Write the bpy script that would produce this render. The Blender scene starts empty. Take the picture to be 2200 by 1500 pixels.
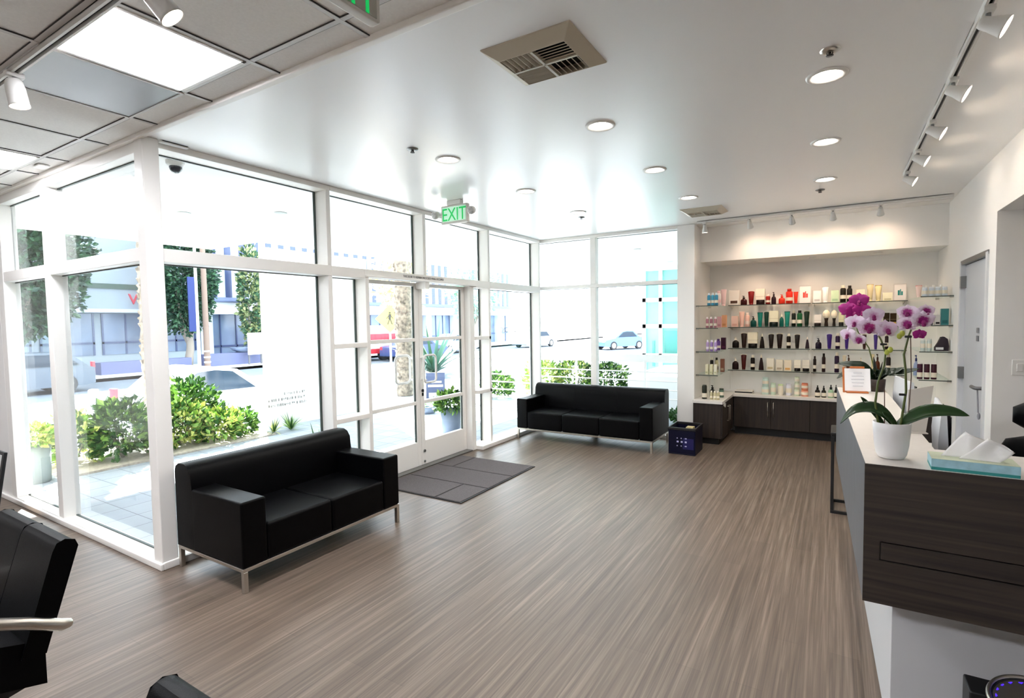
# Salon reception with a glazed shop front: bpy scene, Blender 4.5
import bpy, math, random
from math import pi, sin, cos, radians
from mathutils import Vector, Matrix, Euler

random.seed(7)
SC = bpy.context.scene
COL = SC.collection

# ------------------------------------------------------------------ helpers
def lin(hexs):
    o = []
    for i in (0, 2, 4):
        c = int(hexs[i:i + 2], 16) / 255.0
        o.append(c / 12.92 if c <= 0.04045 else ((c + 0.055) / 1.055) ** 2.4)
    return (o[0], o[1], o[2], 1.0)


class MB:
    """collects shapes; build() links them as one mesh object"""
    def __init__(self):
        self.v, self.f, self.m, self.s = [], [], [], []
        self.cur, self.sm = 0, False

    def add(self, vs, fs, sm=None):
        b = len(self.v)
        self.v += [tuple(p) for p in vs]
        for f in fs:
            self.f.append(tuple(b + i for i in f))
            self.m.append(self.cur)
            self.s.append(self.sm if sm is None else sm)
        return self

    def box(self, x0, x1, y0, y1, z0, z1):
        x0, x1 = min(x0, x1), max(x0, x1); y0, y1 = min(y0, y1), max(y0, y1); z0, z1 = min(z0, z1), max(z0, z1)
        return self.add([(x0, y0, z0), (x1, y0, z0), (x1, y1, z0), (x0, y1, z0), (x0, y0, z1), (x1, y0, z1), (x1, y1, z1), (x0, y1, z1)],
                        [(0, 3, 2, 1), (4, 5, 6, 7), (0, 1, 5, 4), (1, 2, 6, 5), (2, 3, 7, 6), (3, 0, 4, 7)], False)

    def obox(self, c, sx, sy, sz, rot):
        mt = rot.to_matrix() if not isinstance(rot, Matrix) else rot
        c = Vector(c); vs = []
        for dz in (-.5, .5):
            for dx, dy in ((-.5, -.5), (.5, -.5), (.5, .5), (-.5, .5)):
                vs.append(c + mt @ Vector((dx * sx, dy * sy, dz * sz)))
        return self.add(vs, [(0, 3, 2, 1), (4, 5, 6, 7), (0, 1, 5, 4), (1, 2, 6, 5), (2, 3, 7, 6), (3, 0, 4, 7)], False)

    def cyl(self, p0, p1, r0, r1=None, n=20, caps=True):
        r1 = r0 if r1 is None else r1
        p0, p1 = Vector(p0), Vector(p1)
        d = (p1 - p0).normalized()
        a = d.orthogonal().normalized(); b = d.cross(a)
        vs = []
        for p, r in ((p0, r0), (p1, r1)):
            for i in range(n):
                t = 2 * pi * i / n
                vs.append(p + (a * cos(t) + b * sin(t)) * r)
        self.add(vs, [(i, (i + 1) % n, n + (i + 1) % n, n + i) for i in range(n)], True)
        if caps:
            self.add(vs[:n], [tuple(reversed(range(n)))], False)
            self.add(vs[n:], [tuple(range(n))], False)
        return self

    def lathe(self, prof, c=(0, 0, 0), n=24, sx=1.0, sy=1.0, axis=None, sm=True):
        c = Vector(c)
        q = Vector((0, 0, 1)).rotation_difference(Vector(axis)).to_matrix() if axis is not None else Matrix.Identity(3)
        vs = []
        for r, z in prof:
            for i in range(n):
                t = 2 * pi * i / n
                vs.append(c + q @ Vector((r * cos(t) * sx, r * sin(t) * sy, z)))
        fs = []
        for k in range(len(prof) - 1):
            for i in range(n):
                j = (i + 1) % n
                fs.append((k * n + i, k * n + j, (k + 1) * n + j, (k + 1) * n + i))
        self.add(vs, fs, sm)
        if prof[0][0] > 1e-5:
            self.add(vs[:n], [tuple(reversed(range(n)))], False)
        if prof[-1][0] > 1e-5:
            self.add(vs[-n:], [tuple(range(n))], False)
        return self

    def tube(self, pts, r, n=10, caps=True):
        pts = [Vector(p) for p in pts]
        rs = r if isinstance(r, (list, tuple)) else [r] * len(pts)
        d0 = (pts[1] - pts[0]).normalized()
        a = d0.orthogonal().normalized()
        vs = []
        for i, p in enumerate(pts):
            if i == 0: d = d0
            elif i == len(pts) - 1: d = (pts[i] - pts[i - 1]).normalized()
            else: d = ((pts[i + 1] - pts[i]).normalized() + (pts[i] - pts[i - 1]).normalized()).normalized()
            a = (a - d * a.dot(d)).normalized()
            b = d.cross(a)
            for k in range(n):
                t = 2 * pi * k / n
                vs.append(p + (a * cos(t) + b * sin(t)) * rs[i])
        fs = []
        for i in range(len(pts) - 1):
            for k in range(n):
                j = (k + 1) % n
                fs.append((i * n + k, i * n + j, (i + 1) * n + j, (i + 1) * n + k))
        self.add(vs, fs, True)
        if caps:
            self.add(vs[:n], [tuple(reversed(range(n)))], False)
            self.add(vs[-n:], [tuple(range(n))], False)
        return self

    def prism(self, pts, a0, a1, axis='z', sm=False):
        """polygon pts (2-D) extruded along an axis: z -> (x,y), y -> (x,z), x -> (y,z)"""
        def P(p, a):
            return {'z': (p[0], p[1], a), 'y': (p[0], a, p[1]), 'x': (a, p[0], p[1])}[axis]
        n = len(pts)
        vs = [P(p, a0) for p in pts] + [P(p, a1) for p in pts]
        fs = [tuple(reversed(range(n))), tuple(range(n, 2 * n))]
        if axis == 'y':
            fs = [tuple(range(n)), tuple(reversed(range(n, 2 * n)))]
        self.add(vs, fs, False)
        sd = [(i, (i + 1) % n, n + (i + 1) % n, n + i) for i in range(n)]
        if axis == 'y': sd = [tuple(reversed(f)) for f in sd]
        return self.add(vs, sd, sm)

    def ball(self, c, rx, ry=None, rz=None, n=16, k=10):
        ry = rx if ry is None else ry; rz = rx if rz is None else rz
        prof = [(max(1e-6, cos(-pi / 2 + pi * i / k)), sin(-pi / 2 + pi * i / k)) for i in range(k + 1)]
        c = Vector(c); vs = []
        for r, z in prof:
            for i in range(n):
                t = 2 * pi * i / n
                vs.append(c + Vector((r * cos(t) * rx, r * sin(t) * ry, z * rz)))
        fs = []
        for q in range(k):
            for i in range(n):
                j = (i + 1) % n
                fs.append((q * n + i, q * n + j, (q + 1) * n + j, (q + 1) * n + i))
        return self.add(vs, fs, True)

    def strip(self, left, right):
        """ribbon between two point rows, thin but two-sided"""
        n = len(left)
        return self.add(list(left) + list(right), [(i, i + 1, n + i + 1, n + i) for i in range(n - 1)], True)

    def build(self, name, mats, parent=None, bevel=0.0, seg=2, loc=None, rot=None, solid=0.0, sub=0, angle=35):
        me = bpy.data.meshes.new(name)
        me.from_pydata(self.v, [], self.f)
        mats = mats if isinstance(mats, (list, tuple)) else [mats]
        for m in mats: me.materials.append(m)
        me.polygons.foreach_set('material_index', self.m)
        me.polygons.foreach_set('use_smooth', self.s)
        me.update()
        o = bpy.data.objects.new(name, me)
        COL.objects.link(o)
        if parent is not None: o.parent = parent
        if loc is not None: o.location = loc
        if rot is not None: o.rotation_euler = rot
        if solid:
            md = o.modifiers.new('thick', 'SOLIDIFY'); md.thickness = solid; md.offset = 0
        if bevel:
            md = o.modifiers.new('edge', 'BEVEL'); md.width = bevel; md.segments = seg
            md.limit_method = 'ANGLE'; md.angle_limit = radians(angle); md.harden_normals = False
            for p in me.polygons: p.use_smooth = True
            ms = o.modifiers.new('wn', 'WEIGHTED_NORMAL'); ms.keep_sharp = False
        if sub:
            md = o.modifiers.new('sub', 'SUBSURF'); md.levels = sub; md.render_levels = sub
        return o


def tag(o, label, cat, group=None, kind=None):
    o['label'] = label; o['category'] = cat
    if group: o['group'] = group
    if kind: o['kind'] = kind
    return o


def thing(name, label, cat, loc=(0, 0, 0), rz=0.0, group=None, kind=None):
    e = bpy.data.objects.new(name, None)
    COL.objects.link(e)
    e.location = loc; e.rotation_euler = (0, 0, rz); e.empty_display_size = 0.05
    return tag(e, label, cat, group, kind)


def struct(name, mb, mat, label, cat, **kw):
    return tag(mb.build(name, mat, **kw), label, cat, kind='structure')


def kids(o):
    return [c for c in list(COL.objects) if c.parent == o]


def dup(root, loc, rz=None, label=None):
    def cp(o, par):
        c = o.copy(); COL.objects.link(c)
        if par is not None: c.parent = par
        for ch in kids_of[o.name]: cp(ch, c)
        return c
    kids_of = {}
    def walk(o):
        kids_of[o.name] = kids(o)
        for ch in kids_of[o.name]: walk(ch)
    walk(root)
    r = cp(root, None)
    r.location = loc
    if rz is not None: r.rotation_euler = (0, 0, rz)
    if label: r['label'] = label
    return r


# ------------------------------------------------------------------ materials
MC = {}
def mat(name, col, rough=0.5, metal=0.0, spec=0.5, bump=0.0, bscale=60.0, var=0.0, vscale=4.0, emit=0.0, ecol=None, coat=0.0, stretch=None, sheen=0.0):
    if name in MC: return MC[name]
    m = bpy.data.materials.new(name); m.use_nodes = True
    nt = m.node_tree; N = nt.nodes; L = nt.links
    b = N['Principled BSDF']
    c = lin(col) if isinstance(col, str) else (col[0], col[1], col[2], 1.0)
    b.inputs['Base Color'].default_value = c
    b.inputs['Roughness'].default_value = rough
    b.inputs['Metallic'].default_value = metal
    b.inputs['Specular IOR Level'].default_value = spec
    if coat: b.inputs['Coat Weight'].default_value = coat; b.inputs['Coat Roughness'].default_value = 0.08
    if sheen: b.inputs['Sheen Weight'].default_value = sheen
    if emit:
        b.inputs['Emission Color'].default_value = lin(ecol) if ecol else c
        b.inputs['Emission Strength'].default_value = emit
    tc = N.new('ShaderNodeTexCoord')
    mp = N.new('ShaderNodeMapping'); L.new(tc.outputs['Object'], mp.inputs['Vector'])
    if stretch: mp.inputs['Scale'].default_value = stretch
    if var:
        nz = N.new('ShaderNodeTexNoise'); nz.inputs['Scale'].default_value = vscale; nz.inputs['Detail'].default_value = 6
        L.new(mp.outputs['Vector'], nz.inputs['Vector'])
        rp = N.new('ShaderNodeValToRGB')
        rp.color_ramp.elements[0].position = 0.3; rp.color_ramp.elements[1].position = 0.7
        k0, k1 = 1 - var, 1 + var
        rp.color_ramp.elements[0].color = (c[0] * k0, c[1] * k0, c[2] * k0, 1)
        rp.color_ramp.elements[1].color = (min(1, c[0] * k1), min(1, c[1] * k1), min(1, c[2] * k1), 1)
        L.new(nz.outputs['Fac'], rp.inputs['Fac']); L.new(rp.outputs['Color'], b.inputs['Base Color'])
    if bump:
        n2 = N.new('ShaderNodeTexNoise'); n2.inputs['Scale'].default_value = bscale; n2.inputs['Detail'].default_value = 4
        L.new(mp.outputs['Vector'], n2.inputs['Vector'])
        bp = N.new('ShaderNodeBump'); bp.inputs['Strength'].default_value = bump; bp.inputs['Distance'].default_value = 0.01
        L.new(n2.outputs['Fac'], bp.inputs['Height']); L.new(bp.outputs['Normal'], b.inputs['Normal'])
    MC[name] = m
    return m


def glass_mat(name, tint, refl=0.06):
    if name in MC: return MC[name]
    m = bpy.data.materials.new(name); m.use_nodes = True
    nt = m.node_tree; N = nt.nodes; L = nt.links
    for n in list(N): N.remove(n)
    out = N.new('ShaderNodeOutputMaterial')
    t = N.new('ShaderNodeBsdfTransparent'); t.inputs['Color'].default_value = (*tint, 1)
    g = N.new('ShaderNodeBsdfGlossy'); g.inputs['Roughness'].default_value = 0.01
    g.inputs['Color'].default_value = (1, 1, 1, 1)
    lw = N.new('ShaderNodeLayerWeight'); lw.inputs['Blend'].default_value = 0.12
    ml = N.new('ShaderNodeMath'); ml.operation = 'MULTIPLY_ADD'
    L.new(lw.outputs['Fresnel'], ml.inputs[0]); ml.inputs[1].default_value = 0.28; ml.inputs[2].default_value = refl * 0.15
    mx = N.new('ShaderNodeMixShader')
    L.new(ml.outputs[0], mx.inputs['Fac']); L.new(t.outputs[0], mx.inputs[1]); L.new(g.outputs[0], mx.inputs[2])
    L.new(mx.outputs[0], out.inputs['Surface'])
    MC[name] = m
    return m


def plank_mat():
    m = bpy.data.materials.new('oak planks'); m.use_nodes = True
    nt = m.node_tree; N = nt.nodes; L = nt.links; b = N['Principled BSDF']
    tc = N.new('ShaderNodeTexCoord')
    rot = N.new('ShaderNodeMapping'); rot.inputs['Rotation'].default_value = (0, 0, radians(90))
    L.new(tc.outputs['Object'], rot.inputs['Vector'])
    br = N.new('ShaderNodeTexBrick')
    br.inputs['Scale'].default_value = 1.0; br.inputs['Mortar Size'].default_value = 0.0012
    br.inputs['Brick Width'].default_value = 1.22; br.inputs['Row Height'].default_value = 0.125
    br.inputs['Color1'].default_value = (0.42, 0.42, 0.42, 1); br.inputs['Color2'].default_value = (0.60, 0.60, 0.60, 1)
    br.inputs['Mortar'].default_value = (0.25, 0.25, 0.25, 1); br.inputs['Bias'].default_value = 0.0
    br.offset = 0.37
    L.new(rot.outputs['Vector'], br.inputs['Vector'])
    st = N.new('ShaderNodeMapping'); st.inputs['Scale'].default_value = (44, 0.85, 1)
    L.new(tc.outputs['Object'], st.inputs['Vector'])
    n1 = N.new('ShaderNodeTexNoise'); n1.inputs['Scale'].default_value = 1.0; n1.inputs['Detail'].default_value = 7; n1.inputs['Roughness'].default_value = 0.62
    n1.inputs['Distortion'].default_value = 0.6
    L.new(st.outputs['Vector'], n1.inputs['Vector'])
    st2 = N.new('ShaderNodeMapping'); st2.inputs['Scale'].default_value = (170, 2.2, 1)
    L.new(tc.outputs['Object'], st2.inputs['Vector'])
    n2 = N.new('ShaderNodeTexNoise'); n2.inputs['Scale'].default_value = 1.0; n2.inputs['Detail'].default_value = 4
    L.new(st2.outputs['Vector'], n2.inputs['Vector'])
    rp = N.new('ShaderNodeValToRGB')
    e = rp.color_ramp.elements
    e[0].position = 0.28; e[0].color = (0.060, 0.041, 0.029, 1)
    e[1].position = 0.72; e[1].color = (0.226, 0.175, 0.134, 1)
    q = rp.color_ramp.elements.new(0.5); q.color = (0.122, 0.088, 0.065, 1)
    ad = N.new('ShaderNodeMath'); ad.operation = 'MULTIPLY_ADD'; ad.inputs[1].default_value = 0.35
    L.new(n2.outputs['Fac'], ad.inputs[0])
    sb = N.new('ShaderNodeMath'); sb.operation = 'MULTIPLY_ADD'; sb.inputs[1].default_value = 0.85; sb.inputs[2].default_value = -0.10
    L.new(n1.outputs['Fac'], sb.inputs[0]); L.new(sb.outputs[0], ad.inputs[2])
    L.new(ad.outputs[0], rp.inputs['Fac'])
    mx = N.new('ShaderNodeMix'); mx.data_type = 'RGBA'; mx.blend_type = 'OVERLAY'; mx.inputs[0].default_value = 0.45
    L.new(rp.outputs['Color'], mx.inputs[6]); L.new(br.outputs['Color'], mx.inputs[7])
    L.new(mx.outputs[2], b.inputs['Base Color'])
    b.inputs['Roughness'].default_value = 0.42
    b.inputs['Specular IOR Level'].default_value = 0.5
    bp = N.new('ShaderNodeBump'); bp.inputs['Strength'].default_value = 0.25; bp.inputs['Distance'].default_value = 0.004
    L.new(ad.outputs[0], bp.inputs['Height']); L.new(bp.outputs['Normal'], b.inputs['Normal'])
    return m


def wood_mat(name, dark, light, sc):
    m = bpy.data.materials.new(name); m.use_nodes = True
    nt = m.node_tree; N = nt.nodes; L = nt.links; b = N['Principled BSDF']
    tc = N.new('ShaderNodeTexCoord'); mp = N.new('ShaderNodeMapping'); mp.inputs['Scale'].default_value = sc
    L.new(tc.outputs['Object'], mp.inputs['Vector'])
    n1 = N.new('ShaderNodeTexNoise'); n1.inputs['Scale'].default_value = 1; n1.inputs['Detail'].default_value = 6; n1.inputs['Distortion'].default_value = 0.3
    L.new(mp.outputs['Vector'], n1.inputs['Vector'])
    rp = N.new('ShaderNodeValToRGB'); rp.color_ramp.elements[0].position = 0.32; rp.color_ramp.elements[1].position = 0.7
    rp.color_ramp.elements[0].color = lin(dark); rp.color_ramp.elements[1].color = lin(light)
    L.new(n1.outputs['Fac'], rp.inputs['Fac']); L.new(rp.outputs['Color'], b.inputs['Base Color'])
    b.inputs['Roughness'].default_value = 0.5
    return m


def tile_mat(name, c1, c2, mortar, size):
    m = bpy.data.materials.new(name); m.use_nodes = True
    nt = m.node_tree; N = nt.nodes; L = nt.links; b = N['Principled BSDF']
    tc = N.new('ShaderNodeTexCoord')
    br = N.new('ShaderNodeTexBrick'); br.offset = 0.0
    br.inputs['Scale'].default_value = 1.0; br.inputs['Mortar Size'].default_value = 0.004
    br.inputs['Brick Width'].default_value = size; br.inputs['Row Height'].default_value = size
    br.inputs['Color1'].default_value = lin(c1); br.inputs['Color2'].default_value = lin(c2); br.inputs['Mortar'].default_value = lin(mortar)
    L.new(tc.outputs['Object'], br.inputs['Vector'])
    L.new(br.outputs['Color'], b.inputs['Base Color'])
    b.inputs['Roughness'].default_value = 0.7
    return m


def dot_mat(name, base, hole, sc):
    """perforated sheet: fine voronoi dots"""
    m = bpy.data.materials.new(name); m.use_nodes = True
    nt = m.node_tree; N = nt.nodes; L = nt.links; b = N['Principled BSDF']
    tc = N.new('ShaderNodeTexCoord')
    vo = N.new('ShaderNodeTexVoronoi'); vo.inputs['Scale'].default_value = sc; vo.inputs['Randomness'].default_value = 0.0
    L.new(tc.outputs['Object'], vo.inputs['Vector'])
    rp = N.new('ShaderNodeValToRGB'); rp.color_ramp.elements[0].position = 0.30; rp.color_ramp.elements[1].position = 0.36
    rp.color_ramp.elements[0].color = lin(hole); rp.color_ramp.elements[1].color = lin(base)
    L.new(vo.outputs['Distance'], rp.inputs['Fac']); L.new(rp.outputs['Color'], b.inputs['Base Color'])
    b.inputs['Roughness'].default_value = 0.4; b.inputs['Metallic'].default_value = 0.3
    return m


def petal_mat(name, inner, outer, r0, r1):
    m = bpy.data.materials.new(name); m.use_nodes = True
    nt = m.node_tree; N = nt.nodes; L = nt.links; b = N['Principled BSDF']
    tc = N.new('ShaderNodeTexCoord')
    ln = N.new('ShaderNodeVectorMath'); ln.operation = 'LENGTH'
    L.new(tc.outputs['Object'], ln.inputs[0])
    nz = N.new('ShaderNodeTexNoise'); nz.inputs['Scale'].default_value = 160
    L.new(tc.outputs['Object'], nz.inputs['Vector'])
    ma = N.new('ShaderNodeMath'); ma.operation = 'MULTIPLY_ADD'; ma.inputs[1].default_value = 0.018
    L.new(nz.outputs['Fac'], ma.inputs[0]); L.new(ln.outputs['Value'], ma.inputs[2])
    mr = N.new('ShaderNodeMapRange'); mr.inputs['From Min'].default_value = r0 + 0.009; mr.inputs['From Max'].default_value = r1 + 0.009
    L.new(ma.outputs[0], mr.inputs['Value'])
    rp = N.new('ShaderNodeValToRGB'); rp.color_ramp.elements[0].color = lin(inner); rp.color_ramp.elements[1].color = lin(outer)
    L.new(mr.outputs['Result'], rp.inputs['Fac']); L.new(rp.outputs['Color'], b.inputs['Base Color'])
    b.inputs['Roughness'].default_value = 0.55
    return m


WHITE = mat('white wall paint', 'f1efec', 0.55, spec=0.35, bump=0.03, bscale=220)
CEIL = mat('white gypsum ceiling', 'f3f2f1', 0.31, spec=0.5)
TRIMW = mat('white painted frame', 'f3f0eb', 0.4, spec=0.4, bump=0.02, bscale=90)
TILEC = mat('acoustic tile', 'f1efeb', 0.9, spec=0.1, bump=0.12, bscale=260, var=0.03, vscale=90)
GRIDM = mat('ceiling grid metal', 'cfcdca', 0.5)
FLOOR = plank_mat()
GLASS = glass_mat('window glass', (0.972, 0.985, 0.990))
GLASSG = glass_mat('greenish shelf glass', (0.94, 0.98, 0.965), 0.12)
GLASSEDGE = mat('dark green glass edge', '33413c', 0.5)  # window strips in this colour paint in the glass edge reflection
LEATHER = mat('black leather', (0.0010, 0.0010, 0.0014), 0.42, spec=0.10, bump=0.10, bscale=350)
CHROME = mat('brushed chrome', 'c9c4bc', 0.28, metal=1.0, bump=0.03, bscale=300, stretch=(1, 1, 12))
STEEL = mat('dull steel', '8b8b8a', 0.38, metal=0.9)
BLACK = mat('black metal', (0.006, 0.006, 0.007), 0.45)
BLACKP = mat('black plastic', (0.01, 0.01, 0.011), 0.4, spec=0.4)
DARKWOOD = wood_mat('dark wenge laminate', '241d1a', '42382f', (1.6, 1.6, 55))
DARKWOODV = wood_mat('dark walnut cabinet front', '1c1411', '32271f', (40, 40, 2.0))
GREYLAM = mat('grey laminate', '5c5c60', 0.5, var=0.08, vscale=9)
STONE = mat('cream quartz top', 'd9d2ca', 0.3, var=0.03, vscale=30)
BASEW = mat('white desk base', 'c9c9cb', 0.5)
CARPET = mat('grey entrance carpet', '6c6768', 0.95, spec=0.1, bump=0.8, bscale=420, var=0.25, vscale=160)
RUBBER = mat('dark rubber', (0.02, 0.02, 0.022), 0.7)
BEIGE = mat('beige enamel', 'c9c0ac', 0.5)
BEIGEV = mat('beige register louvre', 'c6bfae', 0.5)
DUCT = mat('black duct', (0.006, 0.006, 0.006), 0.9)
CERAMIC = mat('matt white ceramic', 'e4e2e1', 0.45)
SOIL = mat('potting bark', '2a1c12', 0.95, bump=0.8, bscale=80)
LAMPW = mat('white lamp enamel', 'e6e4e0', 0.4)
PAPER = mat('white paper', 'e9e8e6', 0.8)
ALU = mat('silver monitor shell', 'e8ebf0', 0.3, metal=0.25)
SCREEN = mat('dark screen', (0.01, 0.01, 0.012), 0.15)
PLATE = mat('grey sign plate', '77787c', 0.5)
LED = mat('lit lamp lens', 'fff6e8', 0.5, emit=9.0, ecol='fff4e6')
LEDP = mat('lit ceiling panel', 'ffffff', 0.5, emit=16.0, ecol='f6f8ff')
GREENLIT = mat('lit green letters', '0c9a4a', 0.5, emit=0.16, ecol='10d868')
GREENFACE = mat('glowing green sign face', 'cfe9d8', 0.4, emit=0.10, ecol='b0f4cc')
BLUELIT = mat('blue light slot', '2a18ff', 0.4, emit=1.6, ecol='2b12f0')
INK = mat('black ink', '2b2928', 0.7)
INKG = mat('pale grey vinyl lettering', 'b9bdbd', 0.6)
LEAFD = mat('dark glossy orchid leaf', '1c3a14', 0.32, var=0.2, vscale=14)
LEAFDK = mat('darker orchid leaf', '10240f', 0.35, var=0.2, vscale=14)  # deeper green for the second orchid's leaves
STEMM = mat('olive orchid stem', '55602a', 0.5)
BUDM = mat('yellow green bud', 'b9c04a', 0.5)
PETALP = petal_mat('pale pink petal', 'a0146c', 'f2d8ee', 0.014, 0.024)
PETALL = petal_mat('light lilac petal', 'd58cc0', 'f4e0f2', 0.004, 0.020)
PETALS = petal_mat('speckled magenta petal', '9a1274', 'f5e2f2', 0.014, 0.027)
PETALM = petal_mat('deep magenta petal', '86086a', 'a8147c', 0.0, 0.04)
LIP = mat('magenta orchid lip', '8a1160', 0.5)


def text(name, body, size, matl, parent=None, loc=(0, 0, 0), rot=(0, 0, 0), depth=0.001, align='LEFT', sx=1.0):
    cu = bpy.data.curves.new(name, 'FONT')
    cu.body = body; cu.size = size; cu.extrude = depth; cu.align_x = align
    cu.materials.append(matl)
    tmp = bpy.data.objects.new('tmp', cu); COL.objects.link(tmp)
    me = bpy.data.meshes.new_from_object(tmp.evaluated_get(bpy.context.evaluated_depsgraph_get()))
    bpy.data.objects.remove(tmp); me.name = name
    me.materials.clear(); me.materials.append(matl)
    o = bpy.data.objects.new(name, me); COL.objects.link(o)
    if parent is not None: o.parent = parent
    o.location = loc; o.rotation_euler = rot; o.scale = (sx, 1, 1)
    return o

# ------------------------------------------------------------------ room shell
C = 2.856
struct('floor', MB().box(-4.03, 4.0, -4, 7.16, -0.06, 0).box(-8.5, -4.03, -4, 1.72, -0.06, 0).box(-1.6, 1.2, 7.16, 8.3, -0.06, 0),
       FLOOR, 'grey brown wood plank floor running towards the entrance', 'floor')
struct('ceiling', MB().box(-4.06, 1.2, 1.69, 8.3, C, C + 0.12), CEIL, 'smooth white ceiling with round downlights over the waiting area', 'ceiling')
struct('ceiling_tiles', MB().box(-8.5, 1.2, -4, 1.69, C + 0.004, C + 0.12), TILEC, 'grey acoustic tile ceiling over the styling area', 'ceiling')
g = MB()
for x in (0.07, -0.53, -1.13, -1.732, -2.348, -2.947, -3.55, -4.21, -4.86, -5.445, -6.05, -6.65, -7.25, -7.85, -8.45):
    g.box(x - 0.011, x + 0.011, -4, 1.69, C - 0.003, C + 0.004)
for y in (1.525, 0.925, 0.325, -0.275, -0.875, -1.475, -2.075, -2.675, -3.275, -3.875):
    g.box(-8.5, 1.2, y - 0.011, y + 0.011, C - 0.002, C + 0.004)
gs = MB()
for x in (0.07, -0.53, -1.13, -1.732, -2.348, -2.947, -3.55, -4.21, -4.86, -5.445, -6.05, -6.65):
    for s in (-1, 1): gs.box(x + s * 0.0125 - 0.0015, x + s * 0.0125 + 0.0015, -4, 1.69, C - 0.001, C + 0.003)
for y in (1.525, 0.925, 0.325, -0.275, -0.875):
    for s in (-1, 1): gs.box(-8.5, 1.2, y + s * 0.0125 - 0.0015, y + s * 0.0125 + 0.0015, C - 0.001, C + 0.003)
struct('ceiling_grid_gap', gs, mat('dark tile reveal', '3c3b3a', 0.9), 'thin dark reveal lines beside the ceiling grid', 'ceiling')
struct('ceiling_grid', g, GRIDM, 'thin grey metal grid holding the ceiling tiles', 'ceiling')
struct('trim_1', MB().box(-8.5, 1.2, 1.672, 1.712, 2.834, C + 0.01), TRIMW, 'white edge strip between tile ceiling and smooth ceiling', 'trim', bevel=0.006)

struct('wall_pillar', MB().box(-1.797, -1.575, 7.14, 8.3, 0, C), WHITE, 'white wall end between the far window and the product niche', 'wall', bevel=0.004)
struct('wall_back', MB().box(-1.575, 1.2, 8.15, 8.3, 0, C), WHITE, 'pale back wall behind the glass product shelves', 'wall')
struct('wall_bulkhead', MB().box(-1.575, 1.05, 7.5, 8.15, 2.39, C), WHITE, 'white bulkhead over the product niche, lit by spotlights', 'wall')
struct('wall_right', MB().box(1.05, 1.2, 5.45, 5.70, 0, C).box(1.05, 1.2, 6.72, 8.15, 0, C).box(1.05, 1.2, 5.70, 6.72, 2.15, C),
       WHITE, 'white side wall holding the pale grey inner door', 'wall')
struct('wall_header', MB().box(1.05, 1.2, -4, 5.45, 2.41, C), WHITE, 'white drop above the opening beside the reception desk', 'wall')
struct('wall_passage', MB().box(1.2, 4, 5.45, 5.6, 0, 2.41), WHITE, 'pale wall with switch plates behind the reception desk', 'wall')
struct('ceiling_passage', MB().box(1.2, 4, -4, 5.45, 2.41, 2.5), WHITE, 'lower white ceiling beside the reception desk', 'ceiling')
struct('wall_rear', MB().box(-8.5, 4, -4.15, -4, 0, 3), WHITE, 'white rear wall of the salon', 'wall')
struct('wall_far_side', MB().box(4, 4.15, -4, 5.6, 0, 3), WHITE, 'white side wall beyond the reception desk', 'wall')
struct('wall_west', MB().box(-8.65, -8.5, -4.15, 1.9, 0, 3), WHITE, 'white end wall of the styling area', 'wall')


def window(name, label, frame, panes, edge_lines):
    e = thing(name, label, 'window', kind='structure')
    frame.build('frame', TRIMW, e, bevel=0.004)
    for p in panes: MB().box(*p).build('pane', GLASS, e)
    if edge_lines:
        gm = MB()
        for p in edge_lines: gm.box(*p)
        gm.build('edge_line', GLASSEDGE, e)
    return e


# glazed return wall at the left (along x, y = 1.70)
f = MB()
f.box(-6.63, -3.91, 1.705, 1.80, 2.06, 2.15).box(-6.63, -3.91, 1.705, 1.80, 2.765, C)
f.box(-6.63, -3.91, 1.70, 1.82, 0.0, 0.05)
struct('wall_sun_block', MB().box(-8.5, -6.63, 1.70, 1.80, 0, C + .2), WHITE, 'white wall added past the glazed return to keep the sun out', 'wall')  # wall added to stop direct sun entering the styling area
for a, b in ((-5.53, -5.43), (-6.63, -6.51)): f.box(a, b, 1.70, 1.82, 0.05, C)
pn, gk = [], []
for a, b in ((-6.51, -5.53), (-5.43, -3.91)):
    pn += [(a, b, 1.785, 1.795, 0.05, 2.06), (a, b, 1.785, 1.795, 2.15, 2.765)]
    gk += [(a, b, 1.783, 1.797, 0.05, 0.058), (a, b, 1.783, 1.797, 2.052, 2.06), (a, b, 1.783, 1.797, 2.757, 2.765)]
window('window_1', 'white framed glazed return wall left of the near sofa', f, pn, gk)
struct('trim_2', MB().box(-3.915, -3.805, 1.695, 1.80, 0.0, C), TRIMW, 'white corner post between the two glazed walls', 'trim', bevel=0.008)
struct('baseboard_left', MB().box(-8.5, -3.79, 1.68, 1.70, 0, 0.045).box(-3.81, -3.79, 1.70, 3.60, 0, 0.05).box(-3.81, -3.79, 5.43, 7.12, 0, 0.05), TRIMW,
       'low white kick strip along the glazed walls', 'baseboard', bevel=0.006)

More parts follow.
